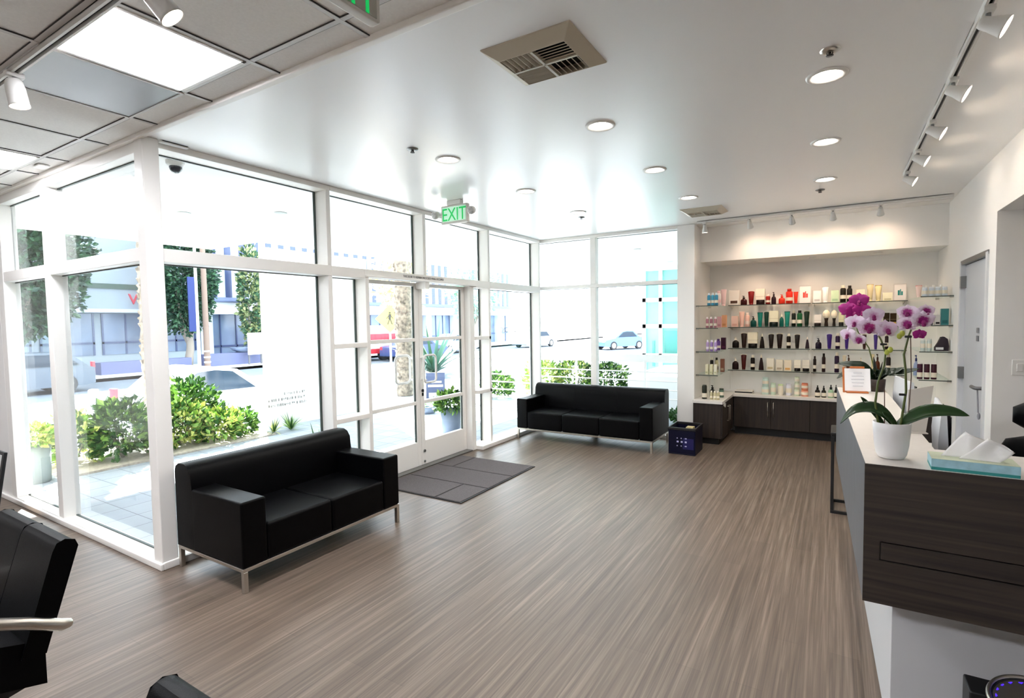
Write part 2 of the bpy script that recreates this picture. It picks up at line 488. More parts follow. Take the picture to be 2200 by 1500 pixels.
XF, XG = -3.85, -4.0      # front face and glass of the shop front
def shop_bay(name, label, y0, y1, mull, rails=(), curb=True, upper=True):
    f = MB()
    f.box(XG - 0.03, XF, y0, y1, 2.06, 2.15).box(XG - 0.03, XF, y0, y1, 2.812, C)
    if curb: f.box(XG - 0.04, -3.81, y0, y1, 0, 0.05)
    for a, b in mull: f.box(XG - 0.02, XF, a, b, 0.05 if curb else 0.0, 2.06).box(XG - 0.02, XF, a, b, 2.15, 2.812)
    for z0, z1 in rails: f.box(XG - 0.02, XF, y0, y1, z0, z1)
    ym = max([b for a, b in mull]) if mull and mull[0][0] < y1 - 0.1 else y1
    pa, pb = (y0, y1)
    for a, b in mull:
        if a > (y0 + y1) / 2: pb = a
        else: pa = b
    zs = [0.05 if curb else 0.0]
    for z0, z1 in sorted(rails): zs += [z0, z1]
    zs += [2.06]
    panes = [(XG - 0.005, XG + 0.005, pa, pb, zs[i], zs[i + 1]) for i in range(0, len(zs), 2)]
    if upper: panes.append((XG - 0.005, XG + 0.005, pa, pb, 2.15, 2.812))
    gk = []
    for p in panes:
        gk.append((XG - 0.008, XG + 0.008, pb - 0.016, pb, p[4], p[5]))  # dark strip paints the reflection at the pane's far edge
        gk.append((XG - 0.008, XG + 0.008, pa, pb, p[5] - 0.007, p[5]))
    return window(name, label, f, panes, gk)


w2 = shop_bay('window_2', 'tall shop window behind the near black sofa', 1.80, 3.21, [(3.165, 3.21)])
w3 = shop_bay('window_3', 'narrow side light left of the entrance doors', 3.21, 3.60, [], rails=((0.71, 0.755), (1.40, 1.445)), upper=False)
w4 = shop_bay('window_4', 'narrow side light right of the entrance doors', 5.43, 5.75, [(5.705, 5.75)], rails=((0.71, 0.755), (1.40, 1.445)), upper=False)
w5 = shop_bay('window_5', 'shop window in the corner left of the far sofa', 5.75, 7.12, [(7.08, 7.12)])
# fanlights over the doors
f = MB().box(XG - 0.03, XF, 3.60, 5.43, 2.812, C).box(XG - 0.02, XF, 3.60, 3.645, 2.15, 2.812) if False else MB().box(XG - 0.03, XF, 3.60, 5.43, 2.812, C)
f.box(XG - 0.02, XF, 4.445, 4.492, 2.15, 2.812)
window('window_6', 'fanlights above the entrance doors', f,
       [(XG - 0.005, XG + 0.005, 3.21, 4.445, 2.15, 2.812), (XG - 0.005, XG + 0.005, 4.492, 5.705, 2.15, 2.812)],
       [(XG - 0.008, XG + 0.008, 4.43, 4.445, 2.15, 2.812), (XG - 0.008, XG + 0.008, 5.69, 5.705, 2.15, 2.812), (XG - 0.008, XG + 0.008, 3.21, 5.705, 2.805, 2.812)])
hd = struct('trim_3', MB().box(XG - 0.03, XF, 3.60, 5.43, 2.085, 2.15).box(XG + 0.03, XF + 0.018, 3.60, 5.43, 2.075, 2.088), TRIMW, 'white header bar above the entrance doors, with small lettering', 'trim', bevel=0.003)
text('lettering', 'THIS DOOR TO REMAIN UNLOCKED WHILE OCCUPIED', 0.034, INK, hd, (XF + 0.0015, 4.12, 2.105), (pi / 2, 0, pi / 2), 0.0006, sx=0.78)
struct('trim_4', MB().box(XG - 0.05, XF, 3.60, 3.645, 0, 2.075).box(XG - 0.05, -3.89, 5.345, 5.43, 0, 2.075), TRIMW, 'white door posts either side of the entrance doors', 'trim', bevel=0.004)
struct('trim_5', MB().box(-4.06, -3.98, 7.12, 7.24, 0, C), TRIMW, 'slim white post in the corner of the shop front', 'trim', bevel=0.004)

# far window wall (along x, y = 7.14)
f = MB()
f.box(-3.98, -1.797, 7.14, 7.25, 2.10, 2.15).box(-3.98, -1.797, 7.14, 7.25, 2.812, C).box(-3.98, -1.797, 7.11, 7.25, 0, 0.05)
f.box(-3.04, -2.955, 7.14, 7.25, 0.05, 2.10).box(-3.04, -2.955, 7.14, 7.25, 2.15, 2.812)
pn, gk = [], []
for a, b in ((-3.98, -3.04), (-2.955, -1.797)):
    for z0, z1 in ((0.05, 2.10), (2.15, 2.812)):
        pn.append((a, b, 7.215, 7.225, z0, z1))
        gk.append((a, b, 7.212, 7.228, z1 - 0.006, z1))
window('window_7', 'white framed far window behind the three seat sofa', f, pn, gk)

# entrance doors
door = thing('door_1', 'pair of white framed glass entrance doors', 'door', kind='structure')
def door_leaf(y0, y1, hinge_low, handle_y):
    x0, x1 = XG - 0.028, XG + 0.022
    s = 0.062
    f = MB().box(x0, x1, y0, y0 + s, 0.012, 2.07).box(x0, x1, y1 - s, y1, 0.012, 2.07)
    f.box(x0, x1, y0 + s, y1 - s, 2.03, 2.07).box(x0, x1, y0 + s, y1 - s, 0.012, 0.285)
    f.box(x0, x1, y0 + s, y1 - s, 1.418, 1.458).box(x0, x1, y0 + s, y1 - s, 0.708, 0.748)
    leaf = f.build('door_leaf', TRIMW, door, bevel=0.004)
    for z0, z1 in ((0.285, 0.708), (0.748, 1.418), (1.458, 2.03)):
        MB().box(XG - 0.006, XG + 0.004, y0 + s, y1 - s, z0, z1).build('pane', GLASS, leaf)
        MB().box(XG - 0.010, XG + 0.008, y1 - s - 0.012, y1 - s, z0, z1).build('edge_line', GLASSEDGE, leaf)  # painted reflection line at the edge of the door glass
    return leaf
dl = door_leaf(3.647, 4.487, True, 4.4)
dr = door_leaf(4.493, 5.343, False, 4.6)
def pull(x, ya, yb, leaf, xd):
    z0, z1, r = 0.955, 1.262, 0.045
    pts = []
    def arc(cy, cz, a0, a1):
        for i in range(6):
            t = radians(a0 + (a1 - a0) * i / 5); pts.append((x, cy + r * cos(t), cz + r * sin(t)))
    arc(yb - r, z1 - r, 90, 0); arc(yb - r, z0 + r, 0, -90); arc(ya + r, z0 + r, -90, -180); arc(ya + r, z1 - r, 180, 90)
    pts.append(pts[0])
    h = MB().tube(pts, 0.0125, 10)
    for z in (z0 + 0.03, z1 - 0.03):
        yy = ya + 0.04 if xd == 1 else yb
        h.cyl((x, yy, z0 + .0125 if 0 else z), (XG + (0.02 if xd == 1 else -0.028), yy, z), 0.011)
    h.build('pull_handle', LAMPW, leaf)
pull(-3.905, 4.47, 4.68, dr, 1)
pull(-4.105, 4.235, 4.465, dl, -1)
MB().cyl((XG + 0.02, 4.522, 0.86), (XG + 0.036, 4.522, 0.86), 0.017).box(XG + 0.02, XG + 0.028, 4.51, 4.534, 0.80, 0.835).build('lock_cylinder', BLACK, dr)
MB().box(XG + 0.02, XF + 0.01, 4.455, 4.525, 2.0, 2.075).build('door_stop', TRIMW, door, bevel=0.004)
MB().cyl((XG + 0.02, 4.53, 0.17), (XG + 0.034, 4.53, 0.17), 0.016).cyl((XG + 0.02, 4.53, 0.05), (XG + 0.034, 4.53, 0.05), 0.012).build('floor_bolt', STEEL, dr)
struct('trim_6', MB().box(XG - 0.06, -3.89, 3.645, 5.345, 0, 0.012), STEEL, 'flat metal threshold below the entrance doors', 'trim')

# inner door in the right wall
d2 = thing('door_2', 'pale grey inner door with lever handle', 'door', kind='structure')
MB().box(1.075, 1.115, 5.715, 6.705, 0.01, 2.10).build('door_leaf', mat('pale grey door paint', 'c3c6cc', 0.45), d2, bevel=0.003)
MB().box(1.035, 1.20, 5.66, 5.71, 0, 2.13).box(1.035, 1.20, 6.71, 6.755, 0, 2.13).build('door_frame', mat('grey white door frame', 'd3d4d7', 0.45), d2, bevel=0.004)
MB().box(1.04, 1.20, 5.66, 6.755, 2.105, 2.145).build('door_frame', STEEL, d2, bevel=0.004)
for z in (1.88, 1.0, 0.16): MB().box(1.03, 1.08, 6.66, 6.70, z, z + 0.115).build('hinge', STEEL, d2, bevel=0.003)
MB().cyl((1.075, 5.80, 1.0), (1.062, 5.80, 1.0), 0.028).tube([(1.065, 5.80, 1.0), (1.02, 5.80, 1.0), (1.01, 5.82, 1.0), (1.01, 5.94, 1.0)], 0.015).build('lever_handle', mat('dark nickel', '6d6d70', 0.35, metal=0.6), d2)
for k, (z, h) in enumerate(((1.46, 0.045), (1.385, 0.05))):
    MB().box(1.068, 1.075, 6.07, 6.15, z, z + h).build('sign_plate', PLATE, d2, bevel=0.003)
keys = tag(MB().tube([(1.03, 5.83, 0.995), (1.035, 5.832, 0.90), (1.04, 5.835, 0.79)], 0.006, 6).ball((1.045, 5.835, 0.76), 0.012, 0.012, 0.03).build('key_lanyard', mat('grey cord', '9a9aa0', 0.8)),
           'thin grey lanyard hanging from the lever of the inner door', 'lanyard')
for k, x in enumerate((1.205, 1.345)):
    s = thing('switch_plate', ('square white switch plate on the pale wall next to the opening', 'second white switch plate, cut by the edge of view')[k], 'switch', (x + 0.0, 5.45, 1.15))
    MB().box(-0.045, 0.045, -0.008, 0, 0, 0.12).build('cover_plate', LAMPW, s, bevel=0.004)
    MB().box(-0.018, 0.018, -0.013, -0.006, 0.03, 0.09).build('rocker', LAMPW, s, bevel=0.003)

# ------------------------------------------------------------------ ceiling fittings
def ceil_panel(x0, x1, y0, y1, label):
    p = thing('ceiling_light_panel', label, 'ceiling light', ((x0 + x1) / 2, (y0 + y1) / 2, C), group='light panels in the tile ceiling')
    a, b = (x1 - x0) / 2, (y1 - y0) / 2
    MB().box(-a, a, -b, -b + 0.018, -0.008, 0.006).box(-a, a, b - 0.018, b, -0.008, 0.006).box(-a, -a + 0.018, -b, b, -0.008, 0.006).box(a - 0.018, a, -b, b, -0.008, 0.006).build('frame', TRIMW, p, bevel=0.002)
    MB().box(-a + 0.018, a - 0.018, -b + 0.018, b - 0.018, -0.003, 0.003).build('diffuser', LEDP, p)
    return p
ceil_panel(-2.935, -2.36, 0.937, 1.513, 'bright square light panel set beside the grey perforated grille')
ceil_panel(-5.433, -4.872, 0.937, 1.513, 'bright light panel near the glazed return wall, cut by the frame edge')
for x in (-6.04, -2.94, -0.52):
    ceil_panel(x, x + 0.58, -1.46, -0.89, 'added unseen light panel in the tile ceiling behind the viewer')  # unseen panels added to light the foreground
rg = thing('return_air_grille', 'grey perforated return air grille in the tile ceiling', 'vent', (-3.248, 1.232, C + 0.0005))
MB().box(-0.288, 0.288, -0.288, 0.288, -0.004, 0.003).build('perforated_panel', dot_mat('perforated sheet', '8d9195', '3c3f42', 130), rg)
MB().box(-0.3, 0.3, -0.3, -0.285, -0.008, 0.003).box(-0.3, 0.3, 0.285, 0.3, -0.008, 0.003).box(-0.3, -0.285, -0.285, 0.285, -0.008, 0.003).box(0.285, 0.3, -0.285, 0.285, -0.008, 0.003).build('frame', GRIDM, rg)

def vent(loc, label, sx=0.224, sy=0.21):
    v = thing('ceiling_vent', label, 'vent', loc)
    f = MB(); o, i, zt, zb = 1.0, 0.72, 0.0, -0.052
    ox, oy, ix, iy = sx, sy, sx - 0.060, sy - 0.072
    zb = -0.040
    P = [(-ox, -oy, zt), (ox, -oy, zt), (ox, oy, zt), (-ox, oy, zt), (-ox, -oy, -.004), (ox, -oy, -.004), (ox, oy, -.004), (-ox, oy, -.004),
         (-ix, -iy, zb), (ix, -iy, zb), (ix, iy, zb), (-ix, iy, zb), (-ix, -iy, zt), (ix, -iy, zt), (ix, iy, zt), (-ix, iy, zt)]
    F = []
    for b in (0, 4, 8):
        for k in range(4):
            j = (k + 1) % 4; F.append((b + k, b + 4 + k, b + 4 + j, b + j))
    f.add(P, F)
    f.build('frame', BEIGE, v, bevel=0.003)
    MB().box(-ix, ix, -iy, iy, -0.002, 0).build('duct_opening', DUCT, v)
    s = MB().box(-ix, ix, -0.006, 0.006, -0.040, -0.020).box(-0.006, 0.006, -iy, iy, -0.040, -0.020)
    n = 6
    for k in range(n):
        t = (k + 0.5) / n
        s.obox((ix * t, iy / 2, -0.029), 0.0035, iy, 0.020, Euler((0, radians(-43), 0)))
        s.obox((-ix + ix * t, -iy / 2, -0.029), 0.0035, iy, 0.022, Euler((0, radians(32), 0)))
        s.obox((ix / 2, -iy + iy * t, -0.029), ix, 0.0035, 0.020, Euler((radians(-60), 0, 0)))
        s.obox((-ix / 2, iy * t, -0.029), ix, 0.0035, 0.020, Euler((radians(25), 0, 0)))
    s.build('louvre_slats', BEIGEV, v)
    return v
vent((-1.172, 2.243, C), 'large beige square ceiling vent with slats in four directions')
vent((-1.295, 6.34, C), 'beige square ceiling vent near the product niche')

DL = thing('downlight', '', 'ceiling light', (0, 0, C), group='round recessed downlights')
MB().lathe([(0.062, 0.004), (0.066, -0.004), (0.085, -0.010), (0.094, -0.006), (0.096, 0.0)], n=40).build('trim_ring', LAMPW, DL)
MB().lathe([(1e-6, -0.003), (0.064, -0.003)], n=32).build('lens', LED, DL)
dl_ = bpy.data.lights.new('downlight beam', 'SPOT'); dl_.energy = 15; dl_.color = (1, .96, .91); dl_.spot_size = radians(165); dl_.spot_blend = 1.0; dl_.shadow_soft_size = 0.06
do_ = bpy.data.objects.new('downlight_beam', dl_); COL.objects.link(do_); do_.parent = DL; do_.location = (0, 0, -0.014)
rows = ('front row', 'middle row', 'rear row'); cols = ('nearest the shop windows', 'in the centre', 'nearest the track lights')
first = True
for r, y in enumerate((3.21, 4.39, 5.572)):
    for c, x in enumerate((-2.515, -1.29, -0.055 - 0.02 * r)):
        lab = 'round white downlight in the %s, %s' % (('row over the sofa and desk corner', 'middle row', 'row farthest along the ceiling')[r], cols[c])
        if first:
            DL.location = (x, y, C); DL['label'] = lab; first = False
        else: dup(DL, (x, y, C), label=lab)

def sprinkler(x, y, lab, dark):
    s = thing('sprinkler_head', lab, 'sprinkler', (x, y, C), group='fire sprinkler heads')
    m1 = STEEL if not dark else CHROME
    MB().lathe([(0.042, 0.0), (0.040, -0.006), (0.022, -0.012), (0.012, -0.012)], n=24).build('escutcheon', m1, s)
    MB().cyl((0, 0, 0), (0, 0, -0.018), 0.006).tube([(-0.010, 0, -0.010), (-0.012, 0, -0.018), (0, 0, -0.025)], 0.0025, 6).tube([(0.010, 0, -0.010), (0.012, 0, -0.018), (0, 0, -0.025)], 0.0025, 6).lathe([(0.004, -0.024), (0.016, -0.025), (0.016, -0.027), (1e-6, -0.027)], n=16).build('deflector', BLACK, s)
for a in ((-0.039, 2.917, 'chrome sprinkler head just in front of the nearest downlight', 1), (-2.571, 2.879, 'sprinkler head by the downlight nearest the shop windows', 0),
          (-2.60, 5.86, 'sprinkler head over the corner by the far window', 0), (-0.144, 6.0, 'sprinkler head between last downlight and product niche', 0)): sprinkler(*a)
MB_ = MB().box(-0.06, 0.06, -0.035, 0.035, -0.012, 0)
tag(MB_.build('ceiling_sensor', LAMPW, loc=(-5.13, 1.60, C), bevel=0.004), 'small white sensor box on the tile border above the glazed return', 'sensor')
cs = thing('door_contact', 'slim white sensor with dark slot above the corner post', 'sensor', (-3.82, 1.90, C))
MB().box(-0.02, 0.02, -0.09, 0.09, -0.014, 0).build('housing', LAMPW, cs, bevel=0.003)
MB().box(0.019, 0.022, -0.08, 0.08, -0.006, -0.001).build('slot', BLACKP, cs)

# track lighting
def track(loc, length, ang, label):
    t = thing('light_track', label, 'light track', loc, ang, group='ceiling light tracks')
    MB().box(0, length, -0.018, -0.008, -0.028, 0).box(0, length, 0.008, 0.018, -0.028, 0).box(0, length, -0.018, 0.018, -0.006, 0).box(-0.012, 0, -0.019, 0.019, -0.03, 0).box(length, length + 0.012, -0.019, 0.019, -0.03, 0).build('rail', LAMPW, t)
    MB().box(0, length, -0.008, 0.008, -0.012, -0.006).build('conductor_slot', BLACKP, t)
    return t
track((0.50, 0.2, C), 5.55, pi / 2, 'white light track running above the reception desk')
track((-1.5, 7.0, C), 2.5, 0, 'white light track in front of the product niche')
track((-8.2, 0.955, C), 8.4, 0, 'white light track crossing below the tile ceiling')

def spot(loc, aim, label, r0=0.022, r1=0.052, ln=0.105, group='track spotlights', power=0, col=(1, .86, .68), blend=0.6, ang=50):
    t = thing('track_spotlight', label, 'spotlight', loc, group=group)
    a = Vector(aim).normalized()
    MB().box(-0.02, 0.02, -0.035, 0.035, -0.045, -0.022).build('adapter', LAMPW, t, bevel=0.004)
    j = Vector((0, 0, -0.085))
    MB().cyl((0, 0, -0.045), j, 0.009).ball(j, 0.014).build('stem', STEEL, t)
    b = j - a * 0.02
    MB().lathe([(1e-6, -0.012), (r0 * .8, -0.010), (r0, 0.0), (r0 * 1.12, ln * .3), (r1 * .93, ln * .9), (r1, ln), (r1 - .004, ln), (r1 * .86, ln * .86)], b, 28, axis=a).build('shade', LAMPW, t)
    MB().lathe([(1e-6, ln * .88), (r1 * .87, ln * .88)], b, 24, axis=a).build('lamp', LED, t)
    if power:
        ld = bpy.data.lights.new('spot beam', 'SPOT'); ld.energy = power; ld.color = col; ld.spot_size = radians(ang); ld.spot_blend = blend; ld.shadow_soft_size = 0.03
        lo = bpy.data.objects.new('spot_beam', ld); COL.objects.link(lo); lo.parent = t
        lo.location = b + a * (ln + 0.01); lo.rotation_euler = a.to_track_quat('-Z', 'Y').to_euler()
    return t
names = ('nearest the viewer', 'second from the near end', 'third from the near end', 'fourth from the near end', 'at the far end')
for k, y in enumerate((2.83, 3.56, 4.24, 4.92, 5.6)):
    spot((0.50, y, C), (0.80, -0.14, -0.46), 'white cone spotlight on the track over the desk, %s' % names[k], r0=0.024, r1=0.043, ln=0.082, power=0.7, col=(1, .93, .84), ang=80)
bn = ('hanging beside the white pillar end', 'second from the pillar', 'in the middle', 'fourth from the pillar', 'nearest the inner door')
for k, x in enumerate((-1.42, -0.90, -0.45, -0.04, 0.40)):
    aim = (0.02, 0.08, -1) if k == 0 else (0.05, 0.62, -0.62)
    spot((x, 7.0, C), aim, 'small white spotlight on the niche track, %s' % bn[k], r1=0.036, ln=0.085, power=3.0 if k else 1.5, col=(1, .72, .52), ang=100, blend=1.0)
spot((-3.325, 0.955, C), (0.1, 0.12, -1), 'white cylinder spotlight below the grey grille', r0=0.034, r1=0.042, ln=0.115, power=10, col=(1, .96, .9))
spot((-2.02, 0.955, C), (0.35, 0.5, -0.75), 'white spotlight cut by the top edge of the picture', r0=0.034, r1=0.044, ln=0.115, power=10, col=(1, .96, .9))
PK = thing('puck_light', 'small round puck light under the niche bulkhead, nearest the pillar', 'puck light', (-0.95, 7.82, 2.39), group='puck lights under the bulkhead')
MB().lathe([(0.055, 0.0), (0.053, -0.008), (0.040, -0.010)], n=24).build('ring', LAMPW, PK)
MB().lathe([(1e-6, -0.006), (0.041, -0.006)], n=20).build('lens', mat('warm puck lens', 'ffe2bd', 0.5, emit=14, ecol='ffddb4'), PK)
pl_ = bpy.data.lights.new('puck beam', 'SPOT'); pl_.energy = 5.5; pl_.color = (1, .72, .50); pl_.spot_size = radians(150); pl_.spot_blend = 1.0; pl_.shadow_soft_size = 0.04
po_ = bpy.data.objects.new('puck_beam', pl_); COL.objects.link(po_); po_.parent = PK; po_.location = (0, 0, -0.012)
dup(PK, (-0.26, 7.80, 2.39), label='small round puck light under the niche bulkhead, middle one')
dup(PK, (0.42, 7.78, 2.39), label='small round puck light under the niche bulkhead, nearest the inner door')

# exit signs
def exit_sign(loc, rz, label, w, h, heads):
    s = thing('exit_sign', label, 'exit sign', loc, rz)
    MB().box(-w / 2, w / 2, -0.022, 0.022, 0, h).build('housing', mat('exit sign housing', 'd9d6cf', 0.45), s, bevel=0.008)
    MB().box(-w / 2 + 0.02, w / 2 - 0.02, -0.0245, -0.022, 0.022 if heads else 0.008, h - 0.018).build('face_plate', GREENFACE if heads else mat('grey sign face', 'b4b0a6', 0.45), s)
    text('lettering', 'EXIT', h * 0.98, GREENLIT, s, (0, -0.0255, h * (0.16 if heads else 0.04)), (pi / 2, 0, 0), 0.001, 'CENTER', sx=0.82 if heads else 0.66)
    MB().box(-0.085, 0.085, -0.03, 0.03, h, h + 0.045).build('ceiling_canopy', LAMPW, s, bevel=0.006)
    if heads:
        for sd in (-1, 1):
            hd = MB().lathe([(0.02, -0.03), (0.036, -0.02), (0.04, 0.025), (1e-6, 0.027)], (sd * (w / 2 + 0.062), -0.03, h * 0.55), 20, axis=(sd * 0.15, -1, -0.25))
            hd.cyl((sd * w / 2, 0, h * .5), (sd * (w / 2 + 0.05), -0.012, h * .55), 0.012)
            ob = hd.build('emergency_lamp', LAMPW, s)
            q = Vector((0, 0, 1)).rotation_difference(Vector((sd * 0.15, -1, -0.25)).normalized())
            dm = MB()
            for i in range(-2, 3):
                for j in range(-2, 3):
                    if i * i + j * j < 7:
                        p = Vector((sd * (w / 2 + 0.062), -0.03, h * 0.55)) + q @ Vector((i * 0.013, j * 0.013, 0.0275))
                        dm.ball(p, 0.0035, n=6, k=4)
            dm.build('led_dots', PLATE, ob)
    return s
exit_sign((-3.29, 4.30, 2.625), 0, 'lit green EXIT sign with two lamp heads before the entrance', 0.33, 0.185, True)
exit_sign((-1.295, 1.13, 2.593), pi / 2, 'green EXIT sign under the tile ceiling, cut by the top edge', 0.32, 0.21, False)

# ------------------------------------------------------------------ sofas
def sofa(loc, rz, L, D, n, label, mid_leg=False):
    s = thing('leather_sofa', label, 'sofa', loc, rz)
    aw = 0.165
    seat = MB()
    w = (L - 2 * aw) / n
    for k in range(n): seat.box(aw + k * w + .001, aw + (k + 1) * w - .001, 0.0, D - 0.19, 0.15, 0.385)
    seat.build('seat', LEATHER, s, bevel=0.022, seg=4)
    back = MB()
    prof = [(D - 0.215, 0.15), (D - 0.235, 0.36), (D - 0.20, 0.60), (D - 0.195, 0.655), (D - 0.165, 0.697), (D - 0.12, 0.715), (D - 0.05, 0.713), (D - 0.012, 0.69), (D, 0.65), (D, 0.15)]
    nb = n if n > 2 else 1
    wb = L / nb
    for k in range(nb): back.prism(prof, k * wb + 0.001, (k + 1) * wb - 0.001, 'x')
    back.build('backrest', LEATHER, s, bevel=0.016, seg=3, angle=50)
    for a in (0, L - aw): MB().box(a, a + aw, 0.0, D - 0.20, 0.15, 0.558).build('armrest', LEATHER, s, bevel=0.014, seg=3)
    r = MB()
    r.box(0.0, L, 0.004, 0.028, 0.128, 0.15).box(0, L, D - 0.028, D - 0.004, 0.128, 0.15).box(0.0, 0.026, 0.028, D - 0.028, 0.128, 0.15).box(L - 0.026, L, 0.028, D - 0.028, 0.128, 0.15)
    r.build('frame_rail', CHROME, s, bevel=0.002)
    for x in (0.002, L - 0.03):
        for y in (0.003, D - 0.031): MB().box(x, x + 0.028, y, y + 0.028, 0, 0.128).build('leg', CHROME, s, bevel=0.002)
    if mid_leg: MB().box(L / 2 - 0.02, L / 2 + 0.02, D - 0.2, D - 0.16, 0, 0.15).build('leg', BLACK, s, bevel=0.002)
    return s
sofa((-3.02, 1.785, 0), pi / 2, 1.335, 0.76, 2, 'near black leather two seat sofa with chrome legs under the shop window')
sofa((-3.765, 6.225, 0), 0, 1.905, 0.74, 3, 'far black leather three seat sofa by the corner window', True)

# ------------------------------------------------------------------ entrance mat
m = thing('entrance_mat', 'dark grey carpet tile mat in front of the entrance doors', 'mat', (-4.0, 3.70, 0))
MB().box(0.14, 1.165, 0, 1.365, 0, 0.008).build('rubber_backing', RUBBER, m)
t = MB(); e = 0.009
for k, (a, b) in enumerate(((0, 0.45), (0.45, 0.905), (0.905, 1.36))):
    xs = ((0.145, 0.86, 1.155), (0.145, 1.155), (0.145, 0.36, 1.155))[k]
    for i in range(len(xs) - 1): t.box(xs[i] + e, xs[i + 1] - e, a + e, b - e, 0.006, 0.014)
t.build('carpet_tiles', CARPET, m, bevel=0.003)

# ------------------------------------------------------------------ storage crate
NAVY = mat('dark navy plastic', (0.0022, 0.0026, 0.016), 0.4, spec=0.2)
c = thing('storage_crate', 'dark navy plastic crate with pale grip holes beside the far sofa', 'crate', (-1.705, 6.36, 0))
W, D, H = 0.315, 0.40, 0.325
MB().box(0, W, 0, D, 0, 0.012).box(0, 0.012, 0, D, 0.012, H - .02).box(W - 0.012, W, 0, D, 0.012, H - .02).box(0.012, W - 0.012, 0, 0.012, 0.012, H - .02).box(0.012, W - 0.012, D - 0.012, D, 0.012, H - .02).build('body', NAVY, c, bevel=0.004)
MB().box(-0.006, W + 0.006, -0.006, 0.014, H - 0.03, H).box(-0.006, W + 0.006, D - 0.014, D + 0.006, H - 0.03, H).box(-0.006, 0.014, 0.014, D - 0.014, H - 0.03, H).box(W - 0.014, W + 0.006, 0.014, D - 0.014, H - 0.03, H).build('rim', BLACKP, c, bevel=0.004)
gh = MB()
for i in range(3):
    for j in range(3):
        gh.box(0.10 + i * 0.047, 0.10 + i * 0.047 + (0.022 if j == 1 or i == 2 else 0.010), -0.003, 0.001, 0.10 + j * 0.046, 0.112 + j * 0.046 + (0.008 if j == 1 else 0))
gh.build('grip_holes', mat('pale lilac plastic', 'b9b6dc', 0.5), c)
MB().box(0.17, W - 0.02, -0.002, 0.001, 0.07, 0.20).build('blue_panel', mat('royal blue plastic', '07064a', 0.35), c)
tag(MB().box(-1.545, -1.46, 6.55, 6.66, 0.012, 0.30).build('paper_carton', mat('cream carton', 'b5a878', 0.7), bevel=0.004), 'cream carton standing inside the dark crate', 'carton')

# ------------------------------------------------------------------ reclining salon chairs
def salon_chair(label):
    s = thing('salon_chair', label, 'salon chair', (-2.48, 0.62, 0), group='black reclining salon chairs')
    hw = 0.29
    bk = MB()
    prof = [(-0.065, 0.56), (0.03, 0.885), (0.042, 0.910), (0.065, 0.918), (0.092, 0.908), (0.10, 0.885), (0.0, 0.56)]
    for a, b in ((-hw, -0.002), (0.002, hw)): bk.prism(prof, a, b, 'x')
    bk.build('backrest', LEATHER, s, bevel=0.02, seg=3)
    st = MB().prism([(0.0, 0.455), (0.0, 0.60), (-0.36, 0.71), (-0.42, 0.69), (-0.42, 0.58)], -hw + 0.01, hw - 0.01, 'x')
    st.build('seat', LEATHER, s, bevel=0.02, seg=3)
    for sx in (-1, 1):
        x = sx * (hw + 0.02)
        MB().tube([(x * .97, 0.06, 0.635), (x, 0.035, 0.643), (x, -0.05, 0.69), (x, -0.2, 0.76), (x, -0.34, 0.795), (x * .98, -0.40, 0.76), (x * .93, -0.41, 0.66)], [0.015, 0.02, 0.02, 0.018, 0.018, 0.016, 0.014], 10).build('armrest', CHROME, s)
    MB().prism([(-0.20, 0.36), (0.02, 0.40), (0.02, 0.47), (-0.30, 0.57), (-0.30, 0.48)], -0.13, 0.13, 'x').cyl((0, -0.12, 0.05), (0, -0.12, 0.42), 0.045).build('lift_column', BLACKP, s)
    MB().lathe([(0.27, 0), (0.27, 0.015), (0.20, 0.03), (0.06, 0.05), (1e-6, 0.05)], (0, -0.12, 0), 36).build('floor_base', CHROME, s)
    return s
ch = salon_chair('black salon chair with chrome arm at the bottom left corner')
dup(ch, (-0.855, 0.435, 0), label='black salon chair showing just the corner of its back at the bottom edge')

# leaning mirror at the far left
mr = thing('leaning_mirror', 'slim black edged mirror leaning at the far left beside the window wall', 'mirror', (-5.95, 1.30, 0), 0.0)
q = Euler((radians(-9), 0, 0))
MB().obox((0, 0.05, 0.33), 0.80, 0.022, 0.66, q).build('frame', BLACK, mr, bevel=0.003)
MB().obox((0, 0.037, 0.33), 0.76, 0.006, 0.62, q).build('mirror_glass', mat('mirror', 'e8ecec', 0.03, metal=1.0), mr)

# ------------------------------------------------------------------ reception desk
DX = thing('reception_desk', 'reception desk with dark wood end, grey side and cream top', 'desk', (0.096, 2.225, 0))
def dk(p): return (p[0] - 0.096, p[1] - 2.225)
outer = [(0.098, 2.227), (1.6, 2.227), (1.6, 2.58), (0.335, 2.58), (0.305, 4.56), (0.018, 4.56)]
MB().prism([dk(p) for p in outer], 1.088, 1.10, 'z').build('counter_top', STONE, DX, bevel=0.002)
ep = MB()
zg0, zg1, xg = 0.762, 0.822, 0.052
ep.box(0, 1.5, 0, 0.022, 0.60, zg0 - 0.005).box(0, 1.5, 0, 0.022, zg1 + 0.005, 1.0985).box(0, xg - 0.005, 0, 0.022, zg0 - 0.005, zg1 + 0.005)
ep.box(0.003, 1.5, 0.016, 0.021, zg0 - 0.006, zg1 + 0.006)
ep.build('end_panel', DARKWOOD, DX)
MB().box(xg, 1.5, 0.0005, 0.012, zg0, zg1).build('inset_strip', DARKWOOD, DX)
sp = MB().prism([dk(p) for p in ((0.0965, 2.245), (0.119, 2.245), (0.038, 4.56), (0.016, 4.56))], 0.60, 1.0985, 'z')
sp.build('side_panel', GREYLAM, DX)
MB().prism([dk(p) for p in ((0.12, 2.25), (1.58, 2.25), (1.58, 2.56), (0.33, 2.56), (0.30, 4.555), (0.04, 4.555))], 0.60, 1.087, 'z').build('carcass', GREYLAM, DX)
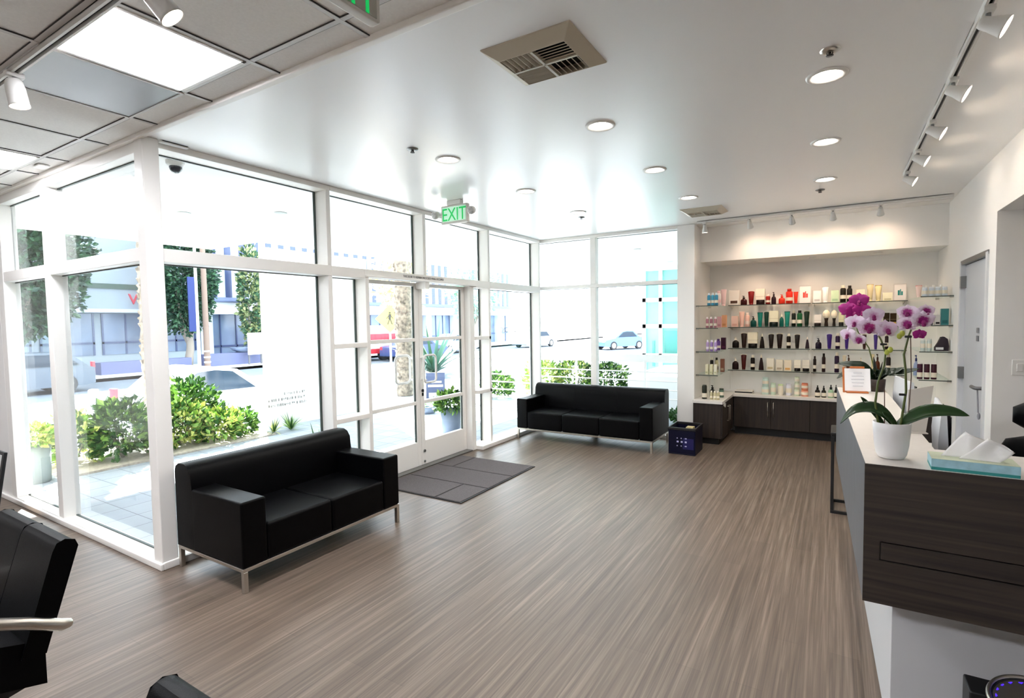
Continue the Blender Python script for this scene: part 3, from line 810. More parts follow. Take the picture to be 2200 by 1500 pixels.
MB().prism([dk(p) for p in ((0.197, 2.40), (1.56, 2.40), (1.56, 2.55), (0.33, 2.55), (0.28, 4.5), (0.13, 4.5))], 0.0, 0.60, 'z').build('plinth', BASEW, DX, bevel=0.002)
MB().box(0.245, 0.95, 0.36, 2.3, 0.71, 0.75).build('work_surface', STONE, DX, bevel=0.003)
MB().box(0.905, 0.93, 0.36, 0.42, 0, 0.71).box(0.905, 0.93, 2.2, 2.26, 0, 0.71).build('leg', GREYLAM, DX)

# bar stool
bs = thing('bar_stool', 'black metal frame stool against the far side of the reception desk', 'stool', (0.22, 5.2, 0))
MB().box(-0.24, 0.2, -0.19, 0.17, 0.645, 0.675).build('seat', BLACKP, bs, bevel=0.008)
for y in (-0.175, 0.145):
    for x in (-0.225, 0.175): MB().box(x - 0.012, x + 0.012, y - 0.012, y + 0.012, 0.024, 0.645).build('leg', BLACK, bs, bevel=0.002)
MB().box(-0.237, 0.187, -0.187, -0.163, 0, 0.024).box(-0.237, 0.187, 0.133, 0.157, 0, 0.024).box(-0.237, -0.213, -0.163, 0.133, 0, 0.024).box(0.163, 0.187, -0.163, 0.133, 0, 0.024).build('floor_frame', BLACK, bs, bevel=0.002)

# blue lit bowl on a black pedestal
bw = thing('hand_dryer', 'black pedestal holding a chrome rimmed bowl with blue lights inside', 'dryer', (0.47, 2.06, 0))
MB().box(-0.10, 0.10, 0.02, 0.12, 0.0, 0.452).build('pedestal', BLACKP, bw, bevel=0.006)
bc = (0.035, -0.05, 0.425); ax = Vector((-0.06, -0.22, 1))
MB().lathe([(0.02, 0.0), (0.05, 0.006), (0.082, 0.04), (0.098, 0.085), (0.100, 0.088), (0.093, 0.088), (0.078, 0.045), (0.045, 0.014), (1e-6, 0.012)], bc, 40, axis=ax).build('bowl', BLACKP, bw)
MB().lathe([(0.104, 0.078), (0.108, 0.086), (0.104, 0.094), (0.096, 0.092), (0.097, 0.084)], bc, 48, axis=ax).build('rim', CHROME, bw)
sl = MB(); qm = Vector((0, 0, 1)).rotation_difference(ax.normalized()).to_matrix()
for k in range(11):
    t = radians(10 + k * 18)
    p0 = Vector(bc) + qm @ Vector((0.088 * cos(t), 0.088 * sin(t), 0.083)); p1 = Vector(bc) + qm @ Vector((0.070 * cos(t), 0.070 * sin(t), 0.045))
    sl.tube([p0, p1], [0.0065, 0.003], 6)
sl.build('light_slots', BLUELIT, bw)

# tissue box
tb = thing('tissue_box', 'pale blue tissue box with a white tissue pulled up, on the desk corner', 'tissue box', (0.283, 2.236, 1.10), radians(-1.5))
MB().box(0, 0.222, 0, 0.115, 0, 0.010).build('base_band', mat('teal card', '2f8f8c', 0.6), tb)
MB().box(0, 0.222, 0, 0.115, 0.010, 0.037).build('carton', mat('pale blue card', 'a3cdd9', 0.6, var=0.12, vscale=40), tb)
MB().box(0.0005, 0.2215, 0.0005, 0.1145, 0.0365, 0.038).build('top_panel', mat('pale green card', 'c3cbb0', 0.6), tb)
ts = MB()
def sheet(q00, q10, q01, q11, amp, ph):
    """a softly creased sheet between four corners"""
    q00, q10, q01, q11 = map(Vector, (q00, q10, q01, q11)); nu = nv = 13; vs = []
    for j in range(nv):
        v = j / (nv - 1)
        for i in range(nu):
            u = i / (nu - 1)
            p = q00 * (1 - u) * (1 - v) + q10 * u * (1 - v) + q01 * (1 - u) * v + q11 * u * v
            vs.append(p + Vector((0, 1, .25)) * amp * (sin(7 * u + ph + 2 * v) * .6 + abs(sin(3.2 * u + 2.4 * v + ph)) - .5) * v)
    ts.add(vs, [(j * nu + i, j * nu + i + 1, (j + 1) * nu + i + 1, (j + 1) * nu + i) for j in range(nv - 1) for i in range(nu - 1)], True)
sheet((.030, .062, .037), (.140, .062, .037), (.098, .085, .122), (.165, .075, .088), .010, .4)
sheet((.050, .070, .037), (.150, .072, .037), (.100, .095, .118), (.172, .090, .080), .010, 1.4)
sheet((.075, .040, .038), (.178, .034, .037), (.150, .050, .108), (.216, .048, .072), .012, 2.2)
sheet((.090, .052, .038), (.170, .052, .037), (.152, .066, .110), (.214, .060, .076), .010, .9)
ts.build('tissue', mat('white tissue', 'f0eeeb', 0.9), tb, solid=0.0015)

# monitors and cards on the desk
def monitor(p_far, p_near, zb, zt, label, tilt=0.0):
    a, b = Vector((*p_far, 0)), Vector((*p_near, 0))
    d = (b - a); L = d.length; ang = math.atan2(d.y, d.x)
    mo = thing('computer_monitor', label, 'monitor', (a + b) / 2 + Vector((0, 0, 0.75)), ang)
    z0, z1 = zb - 0.75, zt - 0.75
    sh = MB().prism([(0.0, z0), (0.028, z0), (0.012 + tilt, z1 - 0.006), (0.004 + tilt, z1), (-0.006 + tilt, z1), (-0.016, (z0 + z1) / 2), (-0.010, z0 + 0.01)], -L / 2, L / 2, 'x')
    sh.build('shell', ALU, mo, bevel=0.004)
    MB().box(-L / 2 + 0.012, L / 2 - 0.012, 0.026, 0.030, z0 + 0.03, z1 - 0.03).build('screen', SCREEN, mo)
    MB().prism([(-0.03, 0.012), (0.0, z0 + 0.06), (0.010, z0 + 0.06), (-0.014, 0.012)], -0.05, 0.05, 'x').build('stand_neck', ALU, mo)
    MB().box(-0.10, 0.10, -0.06, 0.09, 0, 0.012).build('stand_foot', ALU, mo, bevel=0.004)
    return mo
monitor((0.355, 4.40), (0.402, 4.0), 0.98, 1.215, 'silver computer monitor farther along the desk, seen from behind')
monitor((0.445, 3.42), (0.412, 2.96), 0.90, 1.20, 'nearer silver computer monitor behind the orchid pot, seen from behind')

cd = thing('card_stand', 'white printed card in an orange wooden stand on the desk end', 'card', (0.135, 4.28, 1.10), radians(8))
q = Euler((radians(-14), 0, 0))
MB().obox((0.0, 0.01, 0.088), 0.150, 0.004, 0.155, q).build('card', mat('bright card', 'f4f4f6', 0.7), cd)
WOODO = mat('orange wood', 'b5642a', 0.5)
MB().obox((-0.078, 0.02, 0.085), 0.014, 0.016, 0.175, q).obox((0.0, 0.03, 0.17), 0.085, 0.014, 0.014, q).box(-0.068, 0.06, -0.03, 0.06, 0, 0.010).build('stand', WOODO, cd, bevel=0.002)
ln = MB()
for k, w in enumerate((0.05, 0.07, 0.075, 0.07, 0.06)): ln.obox((0.0, -0.001 + 0.004 * (k - 2) * -1.0, 0.135 - 0.022 * k), w, 0.0012, 0.003, q)
ln.build('printed_lines', mat('grey print', 'a9a9b2', 0.8), cd)

pl = thing('sign_holder', 'blank cream counter sign standing between orchid and monitors', 'sign holder', (0.318, 2.92, 1.10), radians(12))
MB().prism([(-0.046, 0.0), (0.030, 0.0), (0.055, 0.212), (-0.038, 0.190)], -0.002, 0.003, 'y').build('panel', mat('cream acrylic', 'dcd6cd', 0.35), pl)
MB().box(-0.046, 0.03, -0.03, 0.03, 0, 0.004).build('foot', mat('cream acrylic', 'dcd6cd'), pl)

# office chair behind the desk
oc = thing('office_chair', 'black office chair behind the tissue box, half out of view', 'office chair', (0.81, 2.98, 0), radians(-20))
MB().box(-0.24, 0.24, -0.22, 0.24, 0.44, 0.52).build('seat', LEATHER, oc, bevel=0.03, seg=3)
bp = MB()
for z, w, y in ((0.55, .20, .0), (0.70, .245, .0), (0.85, .265, .01), (0.95, .265, .02), (1.02, .235, .03), (1.035, .17, .03)): pass
bp.lathe([(1e-6, 0.54), (0.16, 0.545), (0.24, 0.62), (0.265, 0.80), (0.262, 0.95), (0.22, 1.04), (0.12, 1.075), (1e-6, 1.08)], (0, 0.24, 0), 28, 1.0, 0.16)
bp.build('backrest', LEATHER, oc)
MB().lathe([(1e-6, 1.06), (0.12, 1.07), (0.20, 1.12), (0.20, 1.19), (0.13, 1.235), (1e-6, 1.24)], (0.0, 0.25, 0), 24, 1.0, 0.28).build('headrest', LEATHER, oc)
MB().cyl((0, 0, 0.09), (0, 0, 0.44), 0.03).build('gas_lift', BLACKP, oc)
MB().obox((0, 0.25, 0.52), 0.06, 0.02, 0.22, Euler((0, 0, 0))).box(-.03, .03, 0.0, 0.26, 0.42, 0.44).build('back_bracket', BLACKP, oc)
for sx in (-1, 1):
    MB().tube([(sx * 0.20, 0.02, 0.44), (sx * 0.29, 0.02, 0.47), (sx * 0.30, 0.02, 0.66)], 0.014).box(sx * 0.30 - 0.03, sx * 0.30 + 0.03, -0.10, 0.14, 0.66, 0.69).build('armrest', BLACKP, oc)
fb = MB()
for k in range(5):
    t = k * 2 * pi / 5
    fb.tube([(0, 0, 0.10), (0.28 * cos(t), 0.28 * sin(t), 0.065)], [0.025, 0.014], 8)
    fb.cyl((0.28 * cos(t) - .012, 0.28 * sin(t), 0.027), (0.28 * cos(t) + .012, 0.28 * sin(t), 0.027), 0.027)
fb.build('caster_base', BLACKP, oc)

# ------------------------------------------------------------------ orchids
def petal_fan(r, w, a, lift):
    """one petal outline as a little curved surface pointing along angle a in the local xz plane"""
    vs = []; nu, nv = 6, 5
    for i in range(nu):
        u = i / (nu - 1)
        ww = w * sin(pi * min(1, 0.12 + u * 0.88)) ** 0.6 if u < 1 else 0.0
        for j in range(nv):
            v = j / (nv - 1) - .5
            lx, lz = v * 2 * ww, r * u
            y = lift * (0.3 * u - 0.9 * u * u) + 0.10 * r * (2 * v) ** 2
            vs.append((lx * cos(a) + lz * sin(a), y, -lx * sin(a) + lz * cos(a)))
    fs = [(i * nv + j, i * nv + j + 1, (i + 1) * nv + j + 1, (i + 1) * nv + j) for i in range(nu - 1) for j in range(nv - 1)]
    return vs, fs
FLW = {}
def flower(parent, p, r, pm, yaw, pitch, lip=True):
    key = (pm.name, lip)
    if key not in FLW:
        mb = MB()
        for a, w, rr in ((0, .34, .95), (radians(125), .33, .92), (radians(-125), .33, .92)):
            v, f = petal_fan(0.040 * rr, 0.040 * w, a, -0.006); mb.add([(x, y + .002, z) for x, y, z in v], f, True)
        for a in (radians(68), radians(-68)):
            v, f = petal_fan(0.042, 0.042 * .56, a, 0.004); mb.add(v, f, True)
        mb.cur = 1
        mb.ball((0, -0.006, -0.006), 0.007, 0.009, 0.010, 10, 6).ball((0, -0.010, -0.014), 0.008, 0.006, 0.006, 10, 6)
        o = mb.build('flower', [pm, LIP], parent)
        FLW[key] = o.data
    else:
        o = bpy.data.objects.new('flower', FLW[key]); COL.objects.link(o); o.parent = parent
    o.location = p; o.rotation_euler = (pitch, 0, yaw); k = r / 0.042; o.scale = (k, k, k)
    return o

def leaf(parent, pts, w, matl, name='leaf', side=(0, 0.62, 0.78)):
    pts = [Vector(p) for p in pts]; n = len(pts); side = Vector(side)
    # resample smooth
    fine = []
    for i in range(n - 1):
        p0 = pts[max(i - 1, 0)]; p1 = pts[i]; p2 = pts[i + 1]; p3 = pts[min(i + 2, n - 1)]
        for s in range(5):
            t = s / 5
            fine.append(0.5 * ((2 * p1) + (-p0 + p2) * t + (2 * p0 - 5 * p1 + 4 * p2 - p3) * t * t + (-p0 + 3 * p1 - 3 * p2 + p3) * t ** 3))
    fine.append(pts[-1]); m_ = len(fine)
    vs = []
    for i, p in enumerate(fine):
        u = i / (m_ - 1)
        ww = w * (0.30 + 0.70 * sin(pi * min(1, u * 0.9 + 0.1))) * (1 if u < .8 else max(0.02, 1 - ((u - .8) / .2) ** 2))
        d = (fine[min(i + 1, m_ - 1)] - fine[max(i - 1, 0)]).normalized()
        s = (side - d * side.dot(d)).normalized(); up = s.cross(d)
        if up.z < 0: up = -up
        for k in (-1, -.5, 0, .5, 1): vs.append(p + s * ww * k + up * abs(k) * ww * 0.28)
    fs = [(i * 5 + j, i * 5 + j + 1, (i + 1) * 5 + j + 1, (i + 1) * 5 + j) for i in range(m_ - 1) for j in range(4)]
    return MB().add(vs, fs, True).build(name, matl, parent, solid=0.0022)

O1 = thing('potted_orchid', 'pink and white speckled orchid in a white ceramic pot on the desk', 'orchid', (0.181, 2.355, 1.10))
def o1(x, z, y=0.0): return (x - 0.181, y, z - 1.10)
MB().lathe([(0.030, 0.0), (0.040, 0.003), (0.047, 0.016), (0.053, 0.05), (0.057, 0.10), (0.0585, 0.132), (0.0565, 0.133), (0.054, 0.10), (0.05, 0.105), (1e-6, 0.105)], n=44).build('pot', CERAMIC, O1)
MB().lathe([(1e-6, 0.118), (0.03, 0.116), (0.054, 0.107), (0.054, 0.10)], n=24).build('bark_mix', SOIL, O1)
MB().tube([o1(x, z) for x, z in ((0.141, 1.215), (0.130, 1.30), (0.137, 1.378), (0.155, 1.439), (0.158, 1.484), (0.144, 1.532), (0.125, 1.572), (0.10, 1.590))], [.004, .004, .0035, .0035, .003, .003, .0025, .002], 8).build('flower_stem', STEMM, O1)
MB().tube([o1(x, z) for x, z in ((0.206, 1.215), (0.221, 1.347), (0.218, 1.426), (0.212, 1.48), (0.225, 1.549), (0.241, 1.601), (0.262, 1.62))], [.004, .004, .0038, .0035, .003, .0025, .002], 8).build('flower_stem', STEMM, O1)
MB().tube([o1(0.228, 1.21, .01), o1(0.236, 1.40, .01), o1(0.231, 1.55, .008)], 0.0015, 6).tube([o1(0.16, 1.21, .01), o1(0.158, 1.35, .01)], 0.0015, 6).build('support_stake', mat('brown stake', '5a3a2c', 0.7), O1)
for x, z in ((0.150, 1.517), (0.222, 1.545), (0.209, 1.335)): MB().box(x - 0.181 - 0.009, x - 0.181 + 0.012, -0.006, 0.006, z - 1.10 - .004, z - 1.10 + .004).build('stem_clip', BLACKP, O1, bevel=0.002)
leaf(O1, [o1(0.200, 1.215), o1(0.235, 1.25), o1(0.285, 1.278), o1(0.345, 1.283), o1(0.398, 1.272)], 0.026, LEAFD)
leaf(O1, [o1(0.192, 1.215), o1(0.155, 1.262), o1(0.116, 1.280), o1(0.065, 1.266), o1(0.021, 1.212)], 0.024, LEAFD, side=(0.1, 0.62, 0.78))
leaf(O1, [o1(0.155, 1.22, .01), o1(0.118, 1.272, .012), o1(0.085, 1.318, .015)], 0.014, LEAFD)
leaf(O1, [o1(0.187, 1.21, -.02), o1(0.17, 1.25, -.03), o1(0.150, 1.272, -.035)], 0.018, LEAFD)
fl = [(0.061, 1.597, PETALL, .036, -.3), (0.119, 1.622, PETALL, .038, .2), (0.106, 1.578, PETALP, .042, .05), (0.160, 1.571, PETALL, .042, .5), (0.040, 1.552, PETALL, .032, -.6), (0.075, 1.532, PETALS, .026, -.2)]
fr = [(0.218, 1.631, PETALS, .034, -.2), (0.219, 1.589, PETALS, .034, -.1), (0.262, 1.601, PETALS, .040, .3), (0.273, 1.634, PETALS, .030, .4), (0.254, 1.552, PETALM, .023, .2)]
for k, (x, z, pm, r, yw) in enumerate(fl + fr):
    flower(O1, o1(x, z, -0.012 - 0.006 * (k % 3)), r, pm, yw, radians(-6 + 9 * (k % 3)))
for x, z in ((0.198, 1.547), (0.206, 1.556), (0.162, 1.488), (0.172, 1.497)): MB().ball(o1(x, z), 0.0085, 0.0085, 0.011, 10, 8).build('flower_bud', BUDM, O1)

O2 = thing('potted_orchid', 'deep magenta orchid with dark leaves farther back on the desk', 'orchid', (0.252, 4.42, 1.10))
def o2(x, z, y=0.0):
    k = 4.42 / 3.3
    return (x * k - 0.252, y, 1.62 + (z - 1.62) * k - 1.10)
MB().lathe([(0.034, 0.0), (0.044, 0.004), (0.048, 0.05), (0.05, 0.085), (0.047, 0.085), (0.045, 0.07), (1e-6, 0.07)], n=32).build('pot', mat('dark brown pot', '33261f', 0.6), O2)
MB().tube([(0.0, 0, 0.08), (-0.05, 0.02, 0.30), (-0.12, 0.02, 0.42), o2(0.093, 1.60), o2(0.100, 1.67)], [.0045, .004, .0035, .003, .002], 8).build('flower_stem', STEMM, O2)
for tip, mid, w in ((o2(0.010, 1.372), o2(0.09, 1.365), .030), (o2(0.010, 1.29), o2(0.06, 1.325), .026), (o2(0.30, 1.36), o2(0.25, 1.33), .028), (o2(0.365, 1.355), o2(0.29, 1.335), .022), (o2(0.17, 1.41), o2(0.175, 1.33), .036), (o2(0.21, 1.385), o2(0.20, 1.30), .036)):
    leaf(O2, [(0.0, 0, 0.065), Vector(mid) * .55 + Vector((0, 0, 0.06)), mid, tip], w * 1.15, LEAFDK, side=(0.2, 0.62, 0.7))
for k, (x, z) in enumerate(((0.054, 1.656), (0.103, 1.700), (0.116, 1.645), (0.080, 1.640))): flower(O2, o2(x, z, -0.01 * k), 0.066, PETALM, -.4 + .35 * k, radians(5), False)

# ------------------------------------------------------------------ product niche
ct = MB().prism([(-1.575, 7.03), (-1.205, 7.03), (-1.205, 7.855), (0.72, 7.855), (0.72, 7.10), (1.05, 7.10), (1.05, 8.148), (-1.575, 8.148)], 0.533, 0.566, 'z')
tag(ct.build('niche_counter', mat('white counter top', 'dcd8d3', 0.4), bevel=0.002), 'white U shaped counter top over the low dark cabinets', 'counter')
lc = thing('low_cabinet', 'low dark cabinet by the pillar, end panel facing the room', 'cabinet', (-1.57, 7.05, 0))
MB().box(0, 0.345, 0, 0.80, 0.085, 0.532).build('body', DARKWOODV, lc, bevel=0.002)
MB().box(0.01, 0.31, 0.05, 0.80, 0, 0.085).build('toe_kick', BLACKP, lc)
for k in range(2):
    d_ = MB().box(0.346, 0.362, 0.004 + k * 0.40, 0.396 + k * 0.40, 0.095, 0.526).build('door', DARKWOODV, lc, bevel=0.002)
    yy = 0.345 if k == 0 else 0.452
    MB().tube([(0.362, yy, 0.27), (0.386, yy, 0.27), (0.386, yy, 0.46), (0.362, yy, 0.46)], 0.005, 8).build('bar_handle', CHROME, d_)
bc_ = thing('low_cabinet', 'long low dark cabinet under the back shelves, with paired bar handles', 'cabinet', (-1.20, 7.88, 0))
MB().box(0.0, 1.91, 0.02, 0.265, 0.10, 0.532).build('body', DARKWOODV, bc_)
MB().box(0.0, 1.91, 0.08, 0.265, 0, 0.10).build('toe_kick', BLACKP, bc_)
for k in range(4):
    d_ = MB().box(0.003 + k * 0.465, 0.462 + k * 0.465, 0.002, 0.019, 0.108, 0.527).build('door', DARKWOODV, bc_, bevel=0.002)
    xx = 0.43 + k * 0.465 if k % 2 == 0 else 0.035 + k * 0.465
    MB().tube([(xx, 0.002, 0.27), (xx, -0.024, 0.27), (xx, -0.024, 0.47), (xx, 0.002, 0.47)], 0.005, 8).build('bar_handle', CHROME, d_)
rc = thing('low_cabinet', 'low dark cabinet under the shelves by the inner door', 'cabinet', (0.73, 7.12, 0))
MB().box(0, 0.315, 0, 0.76, 0.085, 0.532).box(0.03, 0.315, 0.05, 0.76, 0, 0.085).build('body', DARKWOODV, rc)
for k in range(2):
    d_ = MB().box(-0.016, -0.001, 0.004 + k * 0.375, 0.371 + k * 0.375, 0.095, 0.526).build('door', DARKWOODV, rc, bevel=0.002)

def shelf(x0, x1, y0, y1, z, label, clips):
    s = thing('glass_shelf', label, 'shelf', (x0, y0, z), group='glass shelves of the product niche')
    MB().box(0, x1 - x0, 0, y1 - y0, -0.010, 0).build('glass_pane', GLASSG, s)
    e = MB()
    if clips != 'b':
        e.box(0, x1 - x0, -0.0015, 0, -0.010, 0)
        cx = (0.0, 0.035) if clips == 'l' else (x1 - x0 - 0.035, x1 - x0)
        for ya in (0.005, y1 - y0 - 0.1): MB().box(cx[0], cx[1], ya, ya + 0.025, -0.022, 0.006).build('shelf_clip', CHROME, s, bevel=0.002)
    else:
        e.box(0, x1 - x0, -0.0015, 0, -0.010, 0)
        for q in (0.02, x1 - x0 - 0.03): MB().prism([(0.0, -0.010), (y1 - y0, -0.010), (y1 - y0, -0.045)], q, q + 0.006, 'x').build('shelf_bracket', CHROME, s)
    e.build('polished_edge', GLASSEDGE, s)
rowname = ('top', 'second', 'third', 'bottom')
for k, z in enumerate((1.807, 1.50, 1.205, 0.90)):
    shelf(-1.285, -0.278, 7.90, 8.14, z, '%s glass shelf on the back wall beside the pillar' % rowname[k], 'b')
    shelf(-0.262, 0.738, 7.90, 8.14, z, '%s glass shelf on the back wall behind the orchids' % rowname[k], 'b')
for k, z in enumerate((1.795, 1.50, 1.19, 0.882)):
    shelf(-1.574, -1.297, 7.22, 8.12, z, '%s glass shelf on the niche side by the pillar' % rowname[k], 'l')
for k, z in enumerate((1.825, 1.515, 1.235, 0.93)):
    shelf(0.772, 1.049, 7.10, 8.12, z, '%s glass shelf on the niche side by the inner door' % rowname[k], 'r')
for k, x in enumerate((-1.291, -0.270, 0.745)):
    tag(MB().box(x - 0.006, x + 0.006, 8.138, 8.15, 0.60, 1.98).build('shelf_upright', LAMPW), 'slim white shelf upright on the niche wall, %s' % ('nearest the pillar', 'in the middle', 'nearest the inner door')[k], 'upright', 'shelf uprights')


def cmat(h): return mat('product ' + h, h, 0.34 if sum(lin(h)[:3]) < 0.9 else 0.5, spec=0.22)
KN = {'carton': ('product_carton', 'carton'), 'tube': ('squeeze_tube', 'tube'), 'flask': ('flask_bottle', 'bottle'), 'bottle': ('shampoo_bottle', 'bottle'), 'cone': ('cone_bottle', 'bottle'),
      'jar': ('mask_jar', 'jar'), 'card': ('display_card', 'display card'), 'dome': ('shaving_brush', 'brush'), 'glass': ('glass_jar', 'jar'), 'dropper': ('dropper_bottle', 'bottle'), 'can': ('spray_can', 'can')}
CREAM = mat('cream print', 'e6ddca', 0.6)
def product(kind, x, y, z, w, h, col, cap, label, group):
    c, k = cmat(col), cmat(cap); r = w / 2; nm, cat = KN[kind]; p = []
    b = MB(); part = None
    if kind == 'carton':
        b.box(-r, r, -0.03, 0.03, 0, h)
        part = ('printed_band', MB().box(-r * .7, r * .7, -0.0312, -0.0302, h * .12, h * .30), k)
    elif kind == 'card':
        b.box(-r, r, -0.008, 0.008, 0, h)
        q = MB().box(-r * .35, -r * .05, -0.0095, -0.0085, h * .32, h * .62).box(0, r * .15, -0.0095, -0.0085, h * .32, h * .68).box(r * .2, r * .45, -0.0095, -0.0085, h * .32, h * .55)
        part = ('printed_picture', q, k)
        fr = MB()
        for a in ((-r, -r + .006, 0, h), (r - .006, r, 0, h), (-r, r, h - .006, h), (-r, r, 0, .006)): fr.box(a[0], a[1], -0.011, -0.008, a[2], a[3])
        p.append(('frame', fr, mat('pale frame', 'cfc9c4', 0.5)))
    elif kind == 'tube':
        n = 20; vs = []; prof = [(.62, .62, .10), (.68, .66, .14), (.80, .66, .5), (.95, .35, .85), (1.0, .08, .97), (1.0, .06, 1.0)]
        for a, e, t in prof:
            for i in range(n):
                q = 2 * pi * i / n; vs.append((r * a * cos(q), r * e * sin(q) * .9, h * t))
        b.add(vs, [(s * n + i, s * n + (i + 1) % n, (s + 1) * n + (i + 1) % n, (s + 1) * n + i) for s in range(len(prof) - 1) for i in range(n)], True)
        b.add(vs[-n:], [tuple(range(n))], False)
        crimp = MB().box(-r, r, -r * .07, r * .07, h * .93, h * 1.0)
        part = ('crimped_end', crimp, k)
        p.append(('screw_cap', MB().lathe([(r * .60, 0), (r * .63, h * .10), (r * .5, h * .11)], n=18), c))
    elif kind == 'flask':
        b.lathe([(r * .92, 0), (r, h * .03), (r, h * .45), (r * .85, h * .58), (r * .38, h * .66), (r * .34, h * .72)], n=22, sy=.7)
        part = ('pump_cap', MB().lathe([(r * .40, h * .70), (r * .40, h * .84), (r * .16, h * .85), (r * .16, h * .94)], n=14).box(-r * .5, r * .2, -r * .15, r * .15, h * .94, h), k)
    elif kind == 'bottle':
        b.lathe([(r * .9, 0), (r, h * .02), (r, h * .76), (r * .8, h * .82), (r * .5, h * .84)], n=22)
        part = ('cap', MB().lathe([(r * .62, h * .83), (r * .62, h * .985), (r * .56, h)], n=18), k)
        p.append(('label', MB().lathe([(r * 1.006, h * .2), (r * 1.006, h * .42)], n=22), CREAM if sum(lin(col)[:3]) < 1.2 else k))
    elif kind == 'cone':
        b.lathe([(r, 0), (r, h * .04), (r * .75, h * .45), (r * .35, h * .8)], n=22)
        part = ('cap', MB().lathe([(r * .36, h * .8), (r * .22, h * .97), (r * .12, h)], n=16), k)
    elif kind == 'jar':
        b.lathe([(r * .92, 0), (r * .95, h * .02), (r * .95, h * .28), (r * .8, h * .30)], n=26)
        part = ('lid', MB().box(-r, r, -r * .8, r * .8, h * .30, h * .98).box(-r * .97, r * .97, -r * .77, r * .77, h * .98, h), k)
        p.append(('lid_line', MB().box(-r * 1.005, r * 1.005, -r * .806, r * .806, h * .50, h * .515), mat('tan line', 'a8957a', 0.6)))
    elif kind == 'dome':
        b.lathe([(r * .55, 0), (r * .5, h * .12), (r * .42, h * .3), (r * .6, h * .5), (r * .55, h * .56)], n=20)
        part = ('bristle_head', MB().ball((0, 0, h * .72), r, r, h * .28, 18, 12), k)
    elif kind == 'glass':
        b.lathe([(r * .9, 0), (r, h * .04), (r, h * .80), (r * .85, h * .86)], n=26)
        part = ('lid', MB().lathe([(r * .92, h * .86), (r * .94, h * .98), (r * .85, h)], n=24), k)
        p.append(('label', MB().lathe([(r * 1.005, h * .25), (r * 1.005, h * .62)], n=26), CREAM))
    elif kind == 'dropper':
        b.lathe([(r * .92, 0), (r, h * .03), (r, h * .48), (r * .7, h * .60), (r * .42, h * .64)], n=22)
        part = ('dropper_cap', MB().lathe([(r * .46, h * .63), (r * .46, h * .8), (r * .2, h * .82), (r * .24, h * .95), (r * .1, h)], n=16), k)
        p.append(('label', MB().lathe([(r * 1.006, h * .10), (r * 1.006, h * .40)], n=22), CREAM))
    elif kind == 'can':
        b.lathe([(r * .95, 0), (r, h * .02), (r, h * .9), (r * .85, h * .94)], n=22)
        part = ('cap', MB().lathe([(r * .85, h * .93), (r * .85, h * .99), (r * .8, h)], n=18), k)
        p.append(('label', MB().lathe([(r * 1.006, h * .12), (r * 1.006, h * .42)], n=22), CREAM))
    o = tag(b.build(nm, c, loc=(x, y, z), bevel=0.002 if kind in ('carton', 'card') else 0), label, cat, group)
    if kind == 'glass': pass
    if part: part[1].build(part[0], part[2], o)
    for a, q, mm in p: q.build(a, mm, o)
    return o

